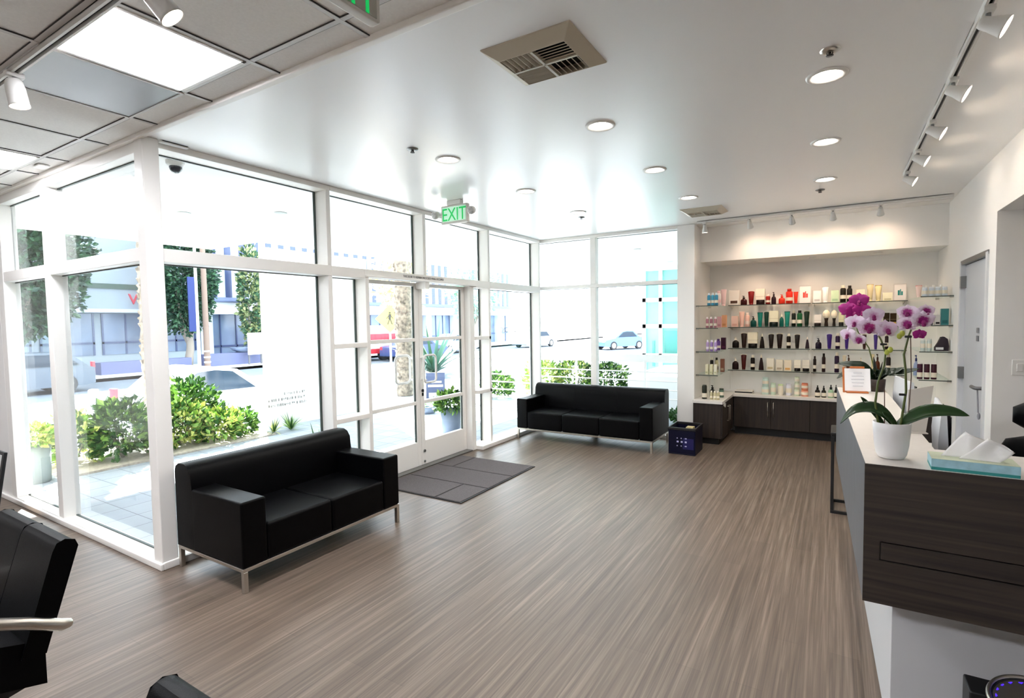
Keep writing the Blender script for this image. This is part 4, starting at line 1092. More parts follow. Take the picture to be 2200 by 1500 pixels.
PROD = [
('b1L', 'carton', -1.222, 0.129, 0.209, 'e9e4dc', '5a4034', 'white carton printed with brown figures'),
('b1L', 'flask', -1.097, 0.084, 0.126, '3a0f10', '1a0d0c', 'squat dark maroon flask with black pump'),
('b1L', 'tube', -1.002, 0.083, 0.193, '7a1512', 'e8e0da', 'glossy crimson squeeze tube with pale band'),
('b1L', 'jar', -0.885, 0.112, 0.213, '1c0a0a', 'efe7d6', 'tall cream carton lid over a black jar'),
('b1L', 'bottle', -0.791, 0.058, 0.133, '8e2018', 'e8d8cc', 'small brick red bottle with pale shoulder'),
('b1L', 'flask', -0.72, 0.058, 0.161, '2a1018', '241016', 'narrow blackish plum flask'),
('b1L', 'flask', -0.621, 0.079, 0.126, 'd8341f', 'd8341f', 'bright orange red triangular flask'),
('b1L', 'bottle', -0.532, 0.084, 0.199, 'd02a1c', 'b01c14', 'big red bottle with white label'),
('b1L', 'tube', -0.455, 0.056, 0.156, 'd9361f', 'c02a18', 'slim orange red tube'),
('b1L', 'card', -0.347, 0.137, 0.231, 'f2ece8', 'd84030', 'framed white card picturing red bottles'),
('b1R', 'carton', -0.209, 0.088, 0.158, 'f4f2ee', 'ccc8c4', 'plain white carton'),
('b1R', 'tube', -0.116, 0.078, 0.208, 'f2f0ee', 'e0dedc', 'tall white tube'),
('b1R', 'carton', -0.009, 0.087, 0.155, 'cfe6c0', 'a8c8a0', 'pale green carton'),
('b1R', 'bottle', 0.079, 0.064, 0.216, '1c1a10', 'd8d4c0', 'black bottle with cream foot label'),
('b1R', 'bottle', 0.149, 0.06, 0.209, '1a1610', '14100c', 'black bottle with shiny shoulder'),
('b1R', 'carton', 0.266, 0.093, 0.154, 'e6e0c8', '6a5a40', 'cream carton with brown emblem'),
('b1R', 'tube', 0.365, 0.072, 0.214, 'cdbf98', 'b0a078', 'tan tube with flat crimp'),
('b1R', 'tube', 0.451, 0.071, 0.198, 'd8cc9c', '9a7a40', 'straw coloured tube with tan cap'),
('b1R', 'carton', 0.545, 0.099, 0.102, 'efeccf', 'c8c4a0', 'low pale yellow carton'),
('b1R', 'card', 0.668, 0.125, 0.204, 'eeeae6', '2a8a84', 'framed white card picturing a teal bottle'),
('b2L', 'carton', -1.211, 0.086, 0.155, 'f0cfc2', 'e0b0a0', 'blush pink carton'),
('b2L', 'tube', -1.12, 0.073, 0.219, 'f2c8ba', 'f6e0d8', 'tall blush tube'),
('b2L', 'bottle', -1.048, 0.06, 0.198, 'f2c4b4', 'f4dcd0', 'blush pink bottle'),
('b2L', 'flask', -0.972, 0.075, 0.144, '0e4a44', '14201c', 'squat teal flask with dark neck'),
('b2L', 'tube', -0.887, 0.068, 0.2, '0f7a6c', '0a5a50', 'bright teal tube'),
('b2L', 'tube', -0.808, 0.061, 0.211, '123c2e', 'e0dcc8', 'dark green tube with cream crimp'),
('b2L', 'jar', -0.716, 0.108, 0.216, '0a1c18', 'ece8cc', 'cream carton lid over a dark green jar'),
('b2L', 'flask', -0.621, 0.051, 0.188, '136054', 'e4e0d0', 'small teal flask'),
('b2L', 'tube', -0.554, 0.068, 0.205, '1a8070', '0f6458', 'shiny teal tube with bright highlight'),
('b2L', 'bottle', -0.477, 0.05, 0.216, '141c14', 'b8b4a0', 'black bottle with silver collar'),
('b2L', 'bottle', -0.407, 0.063, 0.214, '1c5a34', '101810', 'bottle green bottle with black cap'),
('b2L', 'tube', -0.325, 0.067, 0.206, '142818', 'd8d6b0', 'blackish green tube with pale crimp'),
('b2R', 'jar', -0.199, 0.079, 0.154, '181010', 'efe8e0', 'small black jar with white carton behind'),
('b2R', 'dome', -0.102, 0.084, 0.213, '2a1c10', 'f2e6cc', 'brush with round cream head on a black grip'),
('b2R', 'dome', -0.015, 0.069, 0.208, '221a12', 'f0e6d0', 'second brush with cream head on a dark grip'),
('b2R', 'jar', 0.063, 0.056, 0.173, '141410', 'd8d4b0', 'black jar with cream collar'),
('b2R', 'bottle', 0.145, 0.052, 0.159, '1c1818', '8a8070', 'black bottle behind the magenta orchid'),
('b2R', 'bottle', 0.231, 0.049, 0.157, '2a1a14', 'c8b898', 'brown bottle behind the pale orchid'),
('b2R', 'tube', 0.436, 0.048, 0.153, 'cfc4a0', 'a89868', 'sand coloured tube between the orchid sprays'),
('b2R', 'jar', 0.538, 0.061, 0.16, 'e8b038', '2a2010', 'yellow jar with black swirled lid'),
('b2R', 'jar', 0.606, 0.063, 0.155, 'f0c050', '34280f', 'amber jar with dark swirled lid'),
('b3L', 'flask', -1.199, 0.089, 0.155, '14100c', 'e8e0d0', 'squat black flask with cream tag'),
('b3L', 'tube', -1.091, 0.078, 0.213, '2c1a10', 'e4d8c0', 'dark brown tube with cream crimp'),
('b3L', 'jar', -0.977, 0.12, 0.22, '12100c', 'efe8cf', 'large cream carton lid over a black jar'),
('b3L', 'cone', -0.859, 0.064, 0.2, '18120e', 'e2d8c4', 'black cone shaped bottle'),
('b3L', 'tube', -0.747, 0.069, 0.2, '1e140c', 'e6dcc6', 'black tube with cream crimp'),
('b3L', 'tube', -0.643, 0.077, 0.203, '20120c', 'e6dcc6', 'black tube with reflective stripe'),
('b3L', 'bottle', -0.534, 0.051, 0.199, '1a120c', 'e0d6c0', 'straight black bottle with cream cap'),
('b3L', 'tube', -0.432, 0.065, 0.193, '1c140e', 'e6dcc6', 'stubby black tube'),
('b3L', 'cone', -0.314, 0.05, 0.153, '2a1a24', 'e8d8c8', 'small plum cone bottle'),
('b3R', 'flask', -0.186, 0.07, 0.138, '1c1226', '14101c', 'squat dark purple flask'),
('b3R', 'tube', -0.064, 0.062, 0.198, '341a6a', 'e8e0f0', 'violet tube with white crimp'),
('b3R', 'bottle', 0.029, 0.052, 0.204, '2a1838', 'd8cfc0', 'dark purple bottle with cream cap'),
('b3R', 'tube', 0.127, 0.05, 0.18, '3a2070', 'd8d0e0', 'violet tube below the pale orchid'),
('b3R', 'tube', 0.315, 0.047, 0.192, '38201a', 'd4c8b4', 'brown tube beside an orchid stem'),
('b3R', 'tube', 0.433, 0.045, 0.192, '43307a', 'd4cce0', 'lavender tube between orchid stems'),
('b3R', 'bottle', 0.545, 0.039, 0.203, '2a1c1c', 'c8bca8', 'black bottle beside the left orchid stem'),
('b4L', 'flask', -1.2, 0.085, 0.169, '200c0c', 'e8dccc', 'squat maroon black flask'),
('b4L', 'tube', -1.092, 0.073, 0.217, '4a1410', 'e6dcc6', 'oxblood tube with cream crimp'),
('b4L', 'bottle', -0.976, 0.055, 0.207, '160f0b', 'e4dac6', 'straight black bottle with pale cap'),
('b4L', 'cone', -0.868, 0.066, 0.215, '241010', 'e4dac6', 'tall dark cone bottle'),
('b4L', 'carton', -0.755, 0.092, 0.166, 'efe8d6', 'c8b890', 'wide cream carton'),
('b4L', 'carton', -0.642, 0.083, 0.15, 'ece4d0', 'b8a890', 'cream carton with faint line'),
('b4L', 'carton', -0.542, 0.084, 0.146, 'f0e2c8', 'e0a860', 'cream carton with orange foot'),
('b4L', 'jar', -0.427, 0.075, 0.148, '14100e', 'efe7d4', 'cream carton lid over a black jar'),
('b4L', 'jar', -0.327, 0.081, 0.151, '100e0c', 'e9e1d0', 'cream carton lid over a glossy black jar'),
('b4R', 'bottle', -0.226, 0.037, 0.209, '1c100c', '241410', 'slim black bottle'),
('b4R', 'bottle', -0.124, 0.042, 0.245, '241414', '140c0c', 'taller slim black bottle'),
('b4R', 'bottle', 0.022, 0.052, 0.262, '2c1a34', 'dcd0c0', 'dark purple spray bottle'),
('b4R', 'tube', 0.104, 0.041, 0.228, 'cfc0a8', 'e0d8c8', 'cream tube'),
('b4R', 'flask', 0.152, 0.049, 0.228, '6a3414', '3a2010', 'amber brown flask'),
('b4R', 'flask', 0.284, 0.031, 0.196, '1a1412', 'd8c8b0', 'small black flask over the orchid leaves'),
('b4R', 'tube', 0.405, 0.039, 0.245, 'd8c8a0', 'c0b088', 'pale tube over the dark orchid leaves'),
('b4R', 'flask', 0.456, 0.053, 0.246, '5a2c12', '301808', 'brown glass flask between orchid stems'),
('b4R', 'bottle', 0.568, 0.049, 0.254, '241c1a', 'b0a490', 'black bottle right of the left orchid stem'),
('c0', 'glass', -0.812, 0.09, 0.119, 'cfe2d8', 'b8d0c8', 'pale teal glass jar, lower of its pair'),
('c0', 'glass', -0.716, 0.065, 0.163, 'cfe0cc', 'c0d4c0', 'pale green glass jar'),
('c0', 'glass', -0.626, 0.068, 0.15, 'e8e0d0', 'c8d8a8', 'cream glass jar with green rim'),
('c0', 'glass', -0.527, 0.074, 0.163, 'dcdce4', 'c8c8d0', 'pale lilac glass jar'),
('c0', 'glass', -0.428, 0.066, 0.101, 'cfd8c0', 'b8c4a8', 'sage glass jar, lowest of three'),
('c0', 'glass', -0.337, 0.085, 0.093, 'e0a088', 'd07050', 'coral glass jar, lower of its pair'),
('c0', 'dropper', -0.189, 0.061, 0.157, '17120f', '0e0c0a', 'black dropper bottle with cream label'),
('c0', 'dropper', -0.118, 0.055, 0.154, '1a1410', '0e0c0a', 'black dropper bottle with beige label'),
('c0', 'dropper', -0.038, 0.065, 0.17, '9fc0a0', '101010', 'sage green bottle with black dropper'),
('c0', 'dropper', 0.018, 0.039, 0.173, '14100e', '0e0c0a', 'black dropper bottle beside the counter edge'),
]

WHERE = {'b1L': (1.807, 'top back shelf beside the pillar'), 'b2L': (1.50, 'second back shelf beside the pillar'), 'b3L': (1.205, 'third back shelf beside the pillar'), 'b4L': (0.90, 'bottom back shelf beside the pillar'),
         'b1R': (1.807, 'top shelf behind the orchids'), 'b2R': (1.50, 'second shelf behind the orchids'), 'b3R': (1.205, 'third shelf behind the orchids'), 'b4R': (0.90, 'bottom shelf behind the orchids'), 'c0': (0.566, 'niche counter top')}
for row, kind, x, w, h, col, cap, look in PROD:
    z, wh = WHERE[row]
    lab = look if ' behind' in look or ' between' in look or ' beside' in look or ' over the' in look or ' below' in look or 'right of' in look else look + ' on the ' + wh
    product(kind, x, 8.0 if kind != 'carton' else 8.005, z, w, h, col, cap, lab, 'products on the ' + wh)
# stacked upper jars on the counter
product('glass', -0.812, 8.0, 0.566 + 0.119, 0.078, 0.115, 'c8ded4', 'b8d0c8', 'pale teal glass jar stacked on top of its pair', 'products on the niche counter top')
product('glass', -0.428, 8.0, 0.566 + 0.101, 0.062, 0.080, 'd2dac2', 'b8c4a8', 'sage glass jar in the middle of the stack of three', 'products on the niche counter top')
product('glass', -0.428, 8.0, 0.566 + 0.181, 0.058, 0.078, 'd6dcc8', 'b8c4a8', 'sage glass jar on top of the stack of three', 'products on the niche counter top')
product('glass', -0.337, 8.0, 0.566 + 0.093, 0.080, 0.085, 'dc9478', 'd07050', 'coral glass jar stacked on top of its pair', 'products on the niche counter top')
# flat books at the left of the counter
for k, (c1, w) in enumerate((('e3dfd8', 0.235), ('17161a', 0.225), ('d9d4cc', 0.23))):
    b_ = tag(MB().box(-w / 2, w / 2, -0.085, 0.085, 0, 0.016).build('flat_box', cmat(c1), loc=(-1.08, 7.98, 0.566 + 0.0165 * k), bevel=0.002),
             ('white flat box at the bottom of the stack on the niche counter', 'black flat box in the middle of the stack on the niche counter', 'pale flat box on top of the stack on the niche counter')[k], 'box', 'flat boxes on the niche counter')
G1 = 'products on the niche side shelves'
def row_of(kind, pts, z, w, h, cols, caps, labels):
    for (x, y), c1, c2, l in zip(pts, cols, caps, labels): product(kind, x, y, z, w, h, c1, c2, l, G1)
o3 = ('leftmost of the three', 'middle of the three', 'rightmost of the three')
row_of('bottle', ((-1.425, 7.30), (-1.378, 7.30), (-1.332, 7.30)), 1.795, 0.043, 0.165, ('3f8fb0', '4a9cba', '3a86a4'), ('dfe8ec',) * 3, ['blue bottle on the top shelf by the pillar, %s' % o for o in o3])
product('bottle', -1.35, 7.55, 1.795, 0.06, 0.20, 'efe6e2', 'f2c8c8', 'white bottle with pink cap behind the blue bottles', G1)
product('tube', -1.325, 7.78, 1.795, 0.075, 0.235, 'f0cfcf', 'f4e2e0', 'tall pink tube behind the white bottle by the pillar', G1)
row_of('bottle', ((-1.445, 7.30), (-1.395, 7.30), (-1.345, 7.30)), 1.50, 0.036, 0.145, ('a8707c', 'a06a78', 'b07a84'), ('f0e6e4',) * 3, ['mauve bottle on the second shelf by the pillar, %s' % o for o in o3])
product('carton', -1.35, 7.62, 1.50, 0.05, 0.15, 'd9a8ae', 'c08890', 'dusty pink carton behind the mauve bottles', G1)
product('carton', -1.325, 7.85, 1.50, 0.06, 0.17, 'eab088', 'd89868', 'peach carton behind the dusty pink carton', G1)
row_of('bottle', ((-1.44, 7.30), (-1.39, 7.30), (-1.34, 7.30)), 1.19, 0.038, 0.15, ('b49ccc', '9a80bc', 'ad94c8'), ('ece6f2',) * 3, ['lilac bottle on the third shelf by the pillar, %s' % o for o in o3])
product('bottle', -1.36, 7.60, 1.19, 0.055, 0.155, '6a4a98', '4a3070', 'purple bottle behind the lilac bottles', G1)
product('carton', -1.33, 7.82, 1.19, 0.06, 0.165, '3c1830', '5a2848', 'dark plum carton at the back of the third shelf', G1)
row_of('carton', ((-1.45, 7.32), (-1.395, 7.32), (-1.342, 7.32)), 0.882, 0.036, 0.135, ('e2dfc2', 'dcd9b6', 'e6e3cc'), ('b8b890',) * 3, ['pale green carton on the bottom shelf by the pillar, %s' % o for o in o3])
product('bottle', -1.44, 7.58, 0.882, 0.045, 0.21, '1a1814', 'd8d4c0', 'tall black bottle behind the pale green cartons', G1)
product('bottle', -1.385, 7.62, 0.882, 0.045, 0.205, 'c0b890', '2a261c', 'olive cream bottle behind the pale green cartons', G1)
product('carton', -1.33, 7.75, 0.882, 0.05, 0.18, '8a5a4a', 'c0a890', 'brown carton at the back of the bottom side shelf', G1)
product('can', -1.462, 7.22, 0.566, 0.062, 0.185, '24281e', '3a3c34', 'tall dark can on the counter end beside the pillar', G1)
product('flask', -1.40, 7.42, 0.566, 0.075, 0.16, '15130f', '100e0c', 'black pump flask behind the small beige bottles', G1)
row_of('bottle', ((-1.372, 7.20), (-1.330, 7.20), (-1.288, 7.20)), 0.566, 0.036, 0.115, ('b9b08c', 'c2b894', 'b4aa84'), ('efe8d8',) * 3, ['small beige bottle on the counter end, %s' % o for o in o3])
product('glass', -1.29, 7.45, 0.566, 0.06, 0.12, '5a7060', '3a4438', 'dark green jar behind the small beige bottles', G1)
dc = thing('price_tag_bundle', 'pale tags hanging from the counter corner near the pillar', 'tags', (-1.20, 7.05, 0.566))
for k in range(3): MB().obox((0.006 + 0.004 * k, 0.02 + 0.03 * k, -0.03 - 0.012 * k), 0.003, 0.03, 0.05, Euler((radians(20 * k - 20), radians(6), 0))).build('tag', PAPER, dc)
product('tube', 0.80, 7.52, 1.825, 0.06, 0.135, 'f0d8d0', 'e88a88', 'white and coral tube on the top shelf by the inner door', G1)
oo = ('first from the orchids', 'second from the orchids', 'third from the orchids', 'nearest the inner door')
for k, x in enumerate((0.822, 0.878, 0.932, 0.988)): product('glass', x, 7.22, 1.825, 0.05, 0.10, 'd5dce2', 'e6eaee', 'pale grey cup jar on the top side shelf, %s' % oo[k], G1)
for k, x in enumerate((0.86, 0.92, 0.98)): product('bottle', x, 7.42, 1.825, 0.04, 0.13, 'e6e2da', 'f2f0ea', 'white bottle behind the pale grey cup jars, %s' % (oo[0], oo[1], oo[3])[k], G1)
product('carton', 0.995, 7.24, 1.515, 0.066, 0.175, '3f7f80', '2c6264', 'tall teal carton on the second shelf by the inner door', G1)
product('carton', 0.935, 7.24, 1.515, 0.045, 0.11, 'cfcac4', '14100f', 'white and black carton beside the tall teal carton', G1)
product('glass', 0.872, 7.26, 1.515, 0.065, 0.11, '8b8490', '3a343c', 'grey smoked jar on the second shelf by the inner door', G1)
product('glass', 0.818, 7.24, 1.235, 0.045, 0.13, 'c9d2cc', 'dfe4de', 'clear jar with pale lid on the third side shelf, nearer the orchids', G1)
product('glass', 0.872, 7.24, 1.235, 0.045, 0.13, 'ccd6d0', 'dfe4de', 'clear jar with pale lid beside the black travel bag', G1)
bg = thing('travel_bag', 'black pouch bag with white tag on the third shelf by the inner door', 'bag', (0.982, 7.26, 1.235))
MB().prism([(-0.062, 0.0), (0.055, 0.0), (0.058, 0.05), (0.045, 0.13), (0.015, 0.155), (-0.012, 0.15), (-0.035, 0.09), (-0.062, 0.04)], -0.03, 0.04, 'y').build('pouch', mat('dark plum cloth', '2c222c', 0.7), bg, bevel=0.008)
MB().box(-0.055, 0.01, -0.034, -0.031, 0.015, 0.04).build('label', PAPER, bg)
for k, x in enumerate((0.792, 0.852, 0.912)): product('can', x, 7.20, 0.93, 0.05, 0.175, '3a1420' if k else '40182c', 'e8e4e0', 'dark red can on the bottom side shelf, %s' % (oo[0], oo[1], oo[3])[k], G1)
product('flask', 0.80, 7.60, 0.93, 0.05, 0.235, '9aa8c8', '27346a', 'clear spray bottle with blue trigger behind the dark red cans', G1)
product('bottle', 0.80, 7.24, 0.566, 0.05, 0.19, '1c1512', '141110', 'black bottle on the counter below the dark red cans', G1)
product('bottle', 0.86, 7.24, 0.566, 0.05, 0.17, '2a1a14', 'd8d0c4', 'brown bottle with pale cap below the dark red cans', G1)

# ------------------------------------------------------------------ outside
SOFFIT = mat('white exterior soffit', 'efedea', 0.7, spec=0.2)
PAVE = tile_mat('pale terrace tiles', '959ea8', 'a0a9b1', '5c646d', 0.305)
ASPH = mat('pale asphalt', '5f676f', 0.85, var=0.10, vscale=1.2, bump=0.2, bscale=40)
CONC = mat('pale concrete pavement', 'c6c6c4', 0.85, var=0.06, vscale=2)
struct('terrace', MB().box(-9.2, -4.04, 1.86, 14, -0.2, -0.012).box(-4.04, 3.5, 7.17, 14, -0.2, -0.012).box(-9.2, -8.5, -4, 1.74, -0.2, -0.012), PAVE, 'pale tiled terrace around the shop front', 'terrace')
struct('ground', MB().box(-90, 60, -60, 120, -0.9, -0.62), ASPH, 'pale grey street surface beyond the terrace', 'street')
struct('pavement', MB().box(-12.5, -9.2, -30, 14, -0.62, -0.5).box(-12.5, 12, 14, 19, -0.62, -0.5).box(-31.0, -26.2, -30, 90, -0.62, -0.48).box(-26.35, -26.2, -30, 90, -0.62, -0.475), CONC, 'pale concrete pavements either side of the street', 'pavement')
struct('soffit', MB().box(-8.5, -4.02, 1.78, 4.72, 2.85, 3.05).box(-7.25, -4.02, 4.72, 14, 2.85, 3.05).box(-4.02, 3.5, 7.26, 14, 2.85, 3.05).box(-1.79, 1.2, 7.26, 8.3, 2.86, 3.05), SOFFIT, 'white underside of the roof overhang outside the windows', 'soffit')
struct('roof', MB().box(-8.7, 4.3, -4.3, 1.78, 3.02, 3.2).box(-4.1, 4.3, 1.78, 8.4, 3.06, 3.2), CONC, 'unseen flat roof slab added over the salon to block the sun', 'roof')  # hidden slab added so no sun leaks in above the ceilings
struct('wall_terrace', MB().box(-7.80, -7.62, 5.07, 7.15, -0.012, 2.85), mat('bright white render', 'f3f2f0', 0.8), 'white terrace wall outside the big shop window', 'wall')
struct('wall_niche_outside', MB().box(-1.79, 1.2, 8.31, 8.4, 0, 2.85), WHITE, 'white outer face behind the product niche', 'wall')
SD = thing('soffit_downlight', 'round recessed light in the overhang outside the big shop window, nearer', 'ceiling light', (-5.99, 3.05, 2.85), group='lights in the exterior overhang')
MB().lathe([(0.07, 0.0), (0.068, -0.006), (0.05, -0.008), (1e-6, -0.004)], n=24).build('trim_ring', mat('grey soffit ring', 'a9aca9', 0.6), SD)
for p, l in (((-5.17, 3.64, 2.85), 'round recessed light in the overhang outside the big shop window, farther'), ((-2.95, 9.0, 2.85), 'round recessed light in the overhang outside the far window, nearer'),
             ((-3.01, 11.37, 2.85), 'round recessed light in the overhang outside the far window, farther')): dup(SD, p, label=l)
cv = thing('security_camera', 'white dome camera with black lens under the overhang outside', 'camera', (-4.19, 2.09, 2.85))
MB().lathe([(0.064, 0.0), (0.062, -0.022), (0.05, -0.035), (0.042, -0.04)], n=28).build('housing', LAMPW, cv)
MB().ball((0, 0, -0.045), 0.043, 0.043, 0.043, 20, 12).build('dome', mat('black glossy dome', '0b0c14', 0.08), cv)

# vinyl lettering on the glass
text('lettering', 'CRIDONE', 0.105, INKG, w5, (XG + 0.009, 6.64, 1.475), (pi / 2, 0, -pi / 2), 0.0004, sx=0.98)
vm = MB()
for k, (ya, yb, z) in enumerate(((2.78, 2.99, 1.03), (2.63, 2.99, 0.985), (2.63, 2.99, 0.94))):
    y = ya
    while y < yb:
        wd = random.uniform(0.006, 0.014)
        vm.box(XG + 0.0085, XG + 0.0095, y, y + wd, z + random.choice((0, 0, .008)), z + random.choice((.016, .022, .022)))
        y += wd + random.choice((.006, .007, .018))
vm.build('lettering', INKG, w2)

LG1 = mat('bright shrub leaf', '86ac50', 0.55, var=0.25, vscale=3); LG2 = mat('deep shrub leaf', '2f5a22', 0.5, var=0.25, vscale=3); LG3 = mat('yellow green leaf', 'ccd07a', 0.55, var=0.2, vscale=3)
LT1 = mat('street tree leaf', '2f5236', 0.6, var=0.3, vscale=1.5); LT2 = mat('street tree leaf dark', '183628', 0.6, var=0.3, vscale=1.5)
BARK = mat('grey tree bark', '8d8378', 0.9, bump=0.6, bscale=30)
PALMB = mat('pale palm bark', '6f6558', 0.9, var=0.65, vscale=12, bump=1.0, bscale=26)
def leaves(rng, c, rx, ry, rz, n, s, shell=0.55, up=0.3, nm=2, low=-1.0):
    mb = MB(); c = Vector(c)
    for i in range(n):
        while True:
            d = Vector((rng.gauss(0, 1), rng.gauss(0, 1), rng.gauss(0, 1))).normalized()
            if d.z > low: break
        r = shell + (1 - shell) * rng.random() ** 0.6
        r *= 1 + 0.13 * sin(d.x * 7 + c.x) * cos(d.y * 6 + c.y) + 0.1 * sin(d.z * 9 + d.x * 5)
        p = c + Vector((d.x * rx, d.y * ry, d.z * rz)) * r
        dirn = (d + Vector((rng.gauss(0, .5), rng.gauss(0, .5), rng.gauss(up, .5)))).normalized()
        sd = dirn.cross(Vector((rng.gauss(0, 1), rng.gauss(0, 1), rng.gauss(0, 1)))).normalized()
        nn = sd.cross(dirn)
        L_ = s * rng.uniform(.7, 1.35); w_ = L_ * .32
        mb.cur = rng.randrange(nm)
        mb.add([p, p + dirn * L_ * .5 + sd * w_ + nn * w_ * .4, p + dirn * L_, p + dirn * L_ * .5 - sd * w_ + nn * w_ * .4], [(0, 1, 2), (0, 2, 3)], False)
    return mb
def shrub(loc, r, n, s, mats, label, group='shrubs in the terrace bed', seed=1):
    rng = random.Random(seed)
    t = thing('shrub', label, 'shrub', loc, group=group)
    leaves(rng, (0, 0, r[2] * .95), r[0], r[1], r[2], n, s, low=-.75, nm=len(mats)).build('foliage', mats, t)
    st = MB()
    for k in range(7):
        a = rng.uniform(0, 2 * pi)
        st.tube([(0, 0, 0), (r[0] * .3 * cos(a), r[1] * .3 * sin(a), r[2] * .7), (r[0] * .6 * cos(a), r[1] * .6 * sin(a), r[2] * 1.3)], [.012, .009, .004], 5)
    st.build('stem', BARK, t)
    return t
tag(MB().box(-8.9, -7.12, 2.25, 4.80, -0.012, 0.012).build('planting_bed', mat('pale gravel mulch', 'b9b0a2', 0.9, var=.2, vscale=30)), 'pale gravel bed under the terrace shrubs', 'planting bed', kind='structure')
shrub((-7.55, 2.98, 0.0), (.36, .34, .36), 1500, .085, [LG2, LG2, LG1], 'dark green shrub seen just left of the corner post', seed=2)
shrub((-7.75, 2.56, 0.0), (.30, .26, .30), 900, .085, [LG1, LG2, LG3], 'yellow green shrub right of the wide white mullion', seed=3)
shrub((-7.65, 3.70, 0.0), (.34, .34, .31), 1300, .085, [LG1, LG3, LG2], 'bright green shrub seen just right of the corner post', seed=4)
shrub((-7.95, 3.98, 0.0), (.34, .38, .44), 1500, .08, [LG2, LG2, LG1], 'tallest dark green shrub outside the big shop window', seed=5)
shrub((-7.45, 4.12, 0.0), (.28, .32, .23), 900, .08, [LG3, LG1, LG2], 'low yellow green shrub outside the big shop window', seed=6)
shrub((-7.5, 4.50, 0.0), (.2, .2, .19), 500, .07, [LG1, LG2], 'small shrub at the end of the bed by the terrace wall', seed=7)
def spiky(loc, n, L0, w0, mats, label, name, group=None, seed=1, droop=.6, cat='plant', low=0.25):
    rng = random.Random(seed); t = thing(name, label, cat, loc, group=group); mb = MB()
    for k in range(n):
        a = rng.uniform(0, 2 * pi); e = rng.uniform(low, 1.3); L_ = L0 * rng.uniform(.7, 1.1)
        pts = []
        for i in range(6):
            u = i / 5; pts.append(Vector((cos(a) * cos(e) * L_ * u, sin(a) * cos(e) * L_ * u, sin(e) * L_ * u - droop * L_ * .5 * u * u * cos(e))))
        sd = Vector((-sin(a), cos(a), 0)); mb.cur = rng.randrange(len(mats))
        mb.strip([p + sd * w0 * (1 - (i / 5) ** 2) for i, p in enumerate(pts)], [p - sd * w0 * (1 - (i / 5) ** 2) for i, p in enumerate(pts)])
    mb.build('foliage', mats, t)
    return t
spiky((-7.22, 5.12, 0.0), 46, .34, .011, [LG1, LG2], 'strappy green plant in front of the white terrace wall, farther from the corner', 'strap_leaf_plant', 'strappy plants by the terrace wall', 8)
spiky((-7.26, 4.86, 0.0), 34, .28, .011, [LG3, LG2], 'strappy yellow green plant in front of the white terrace wall, nearer', 'strap_leaf_plant', 'strappy plants by the terrace wall', 9)
spiky((-6.6, 5.3, 0.0), 28, .30, .012, [LG3, LG1], 'strappy plant just above the back of the near sofa', 'strap_leaf_plant', 'strappy plants by the terrace wall', 10)
spiky((-4.75, 3.75, 0.0), 22, .62, .02, [LG1, LG2], 'green plant outside the side light, peeping past the near sofa', 'strap_leaf_plant', 'strappy plants by the terrace wall', 11, .3, low=.7)
def planter(loc, r, h, matl, mats, label, n, lr, s, seed):
    t = thing('planter', label, 'planter', loc)
    MB().lathe([(r * .82, 0), (r * .9, .01), (r, h), (r * .9, h), (r * .88, h - .03), (1e-6, h - .03)], n=32).build('pot', matl, t)
    leaves(random.Random(seed), (0, 0, h + lr[2] * .5), *lr, n, s, nm=len(mats), low=-.6).build('foliage', mats, t)
    return t
planter((-7.25, 2.07, -0.012), .125, .42, mat('pale concrete pot', '8f9996', 0.7), [LG3, LG1], 'tall pale concrete planter outside the left glazed wall', 500, (.19, .15, .12), .07, 12)
planter((-4.84, 6.12, -0.012), .155, .36, mat('blue grey pot', '7f8ca0', 0.6), [LG1, LG2], 'blue grey planter with leafy plant outside the right entrance door', 420, (.22, .22, .16), .085, 13)
wt = planter((-6.3, 7.3, -0.012), .14, .12, mat('blue grey pot', '7f8ca0', 0.6), [LG1], 'low blue grey bowl on the terrace seen through the right door', 30, (.1, .1, .05), .05, 14)

def palm(loc, r, h, label, seed):
    t = thing('palm_tree', label, 'palm tree', loc, group='palm trees by the terrace')
    rng = random.Random(seed); prof = []; n = int(h / .13)
    for k in range(n + 1):
        z = h * k / n; prof += [(r * (1.12 - .25 * z / h) * (1.05 if k % 2 else .95), z)]
    tr = MB().lathe(prof, n=18)
    for k in range(int(h * 34)):
        a = rng.uniform(0, 2 * pi); z = rng.uniform(.4, h)
        tr.obox((r * .98 * cos(a), r * .98 * sin(a), z), .05, .10, .07, Euler((rng.uniform(-.3, .3), rng.uniform(.2, .7), a)))
    tr.build('trunk', PALMB, t)
    fr = MB()
    for k in range(34):
        a = rng.uniform(0, 2 * pi); e = rng.uniform(-.4, 1.2); L_ = rng.uniform(2.0, 2.8)
        pts = [Vector((cos(a) * cos(e) * L_ * u, sin(a) * cos(e) * L_ * u, h + sin(e) * L_ * u - 1.2 * u * u)) for u in (0, .2, .4, .6, .8, 1)]
        sd = Vector((-sin(a), cos(a), 0))
        fr.strip([p + sd * .22 * (1 - u * u) + Vector((0, 0, -.1)) for p, u in zip(pts, (0, .2, .4, .6, .8, 1))], pts)
        fr.strip([p - sd * .22 * (1 - u * u) + Vector((0, 0, -.1)) for p, u in zip(pts, (0, .2, .4, .6, .8, 1))], pts)
    fr.build('fronds', LT1, t)
palm((-10.15, 4.56, -.5), .175, 9.0, 'pale palm trunk seen just left of the corner post', 21)
palm((-8.3, 8.85, -.012), .17, 8.0, 'rough palm trunk seen through the left entrance door', 22)
spiky((-14.5, 17.2, -.5), 40, 2.6, .09, [mat('pale palm frond', '44685a', 0.6), LT1], 'feathery young palm seen through the right entrance door', 'young_palm', None, 23, .5, 'palm tree', .35)
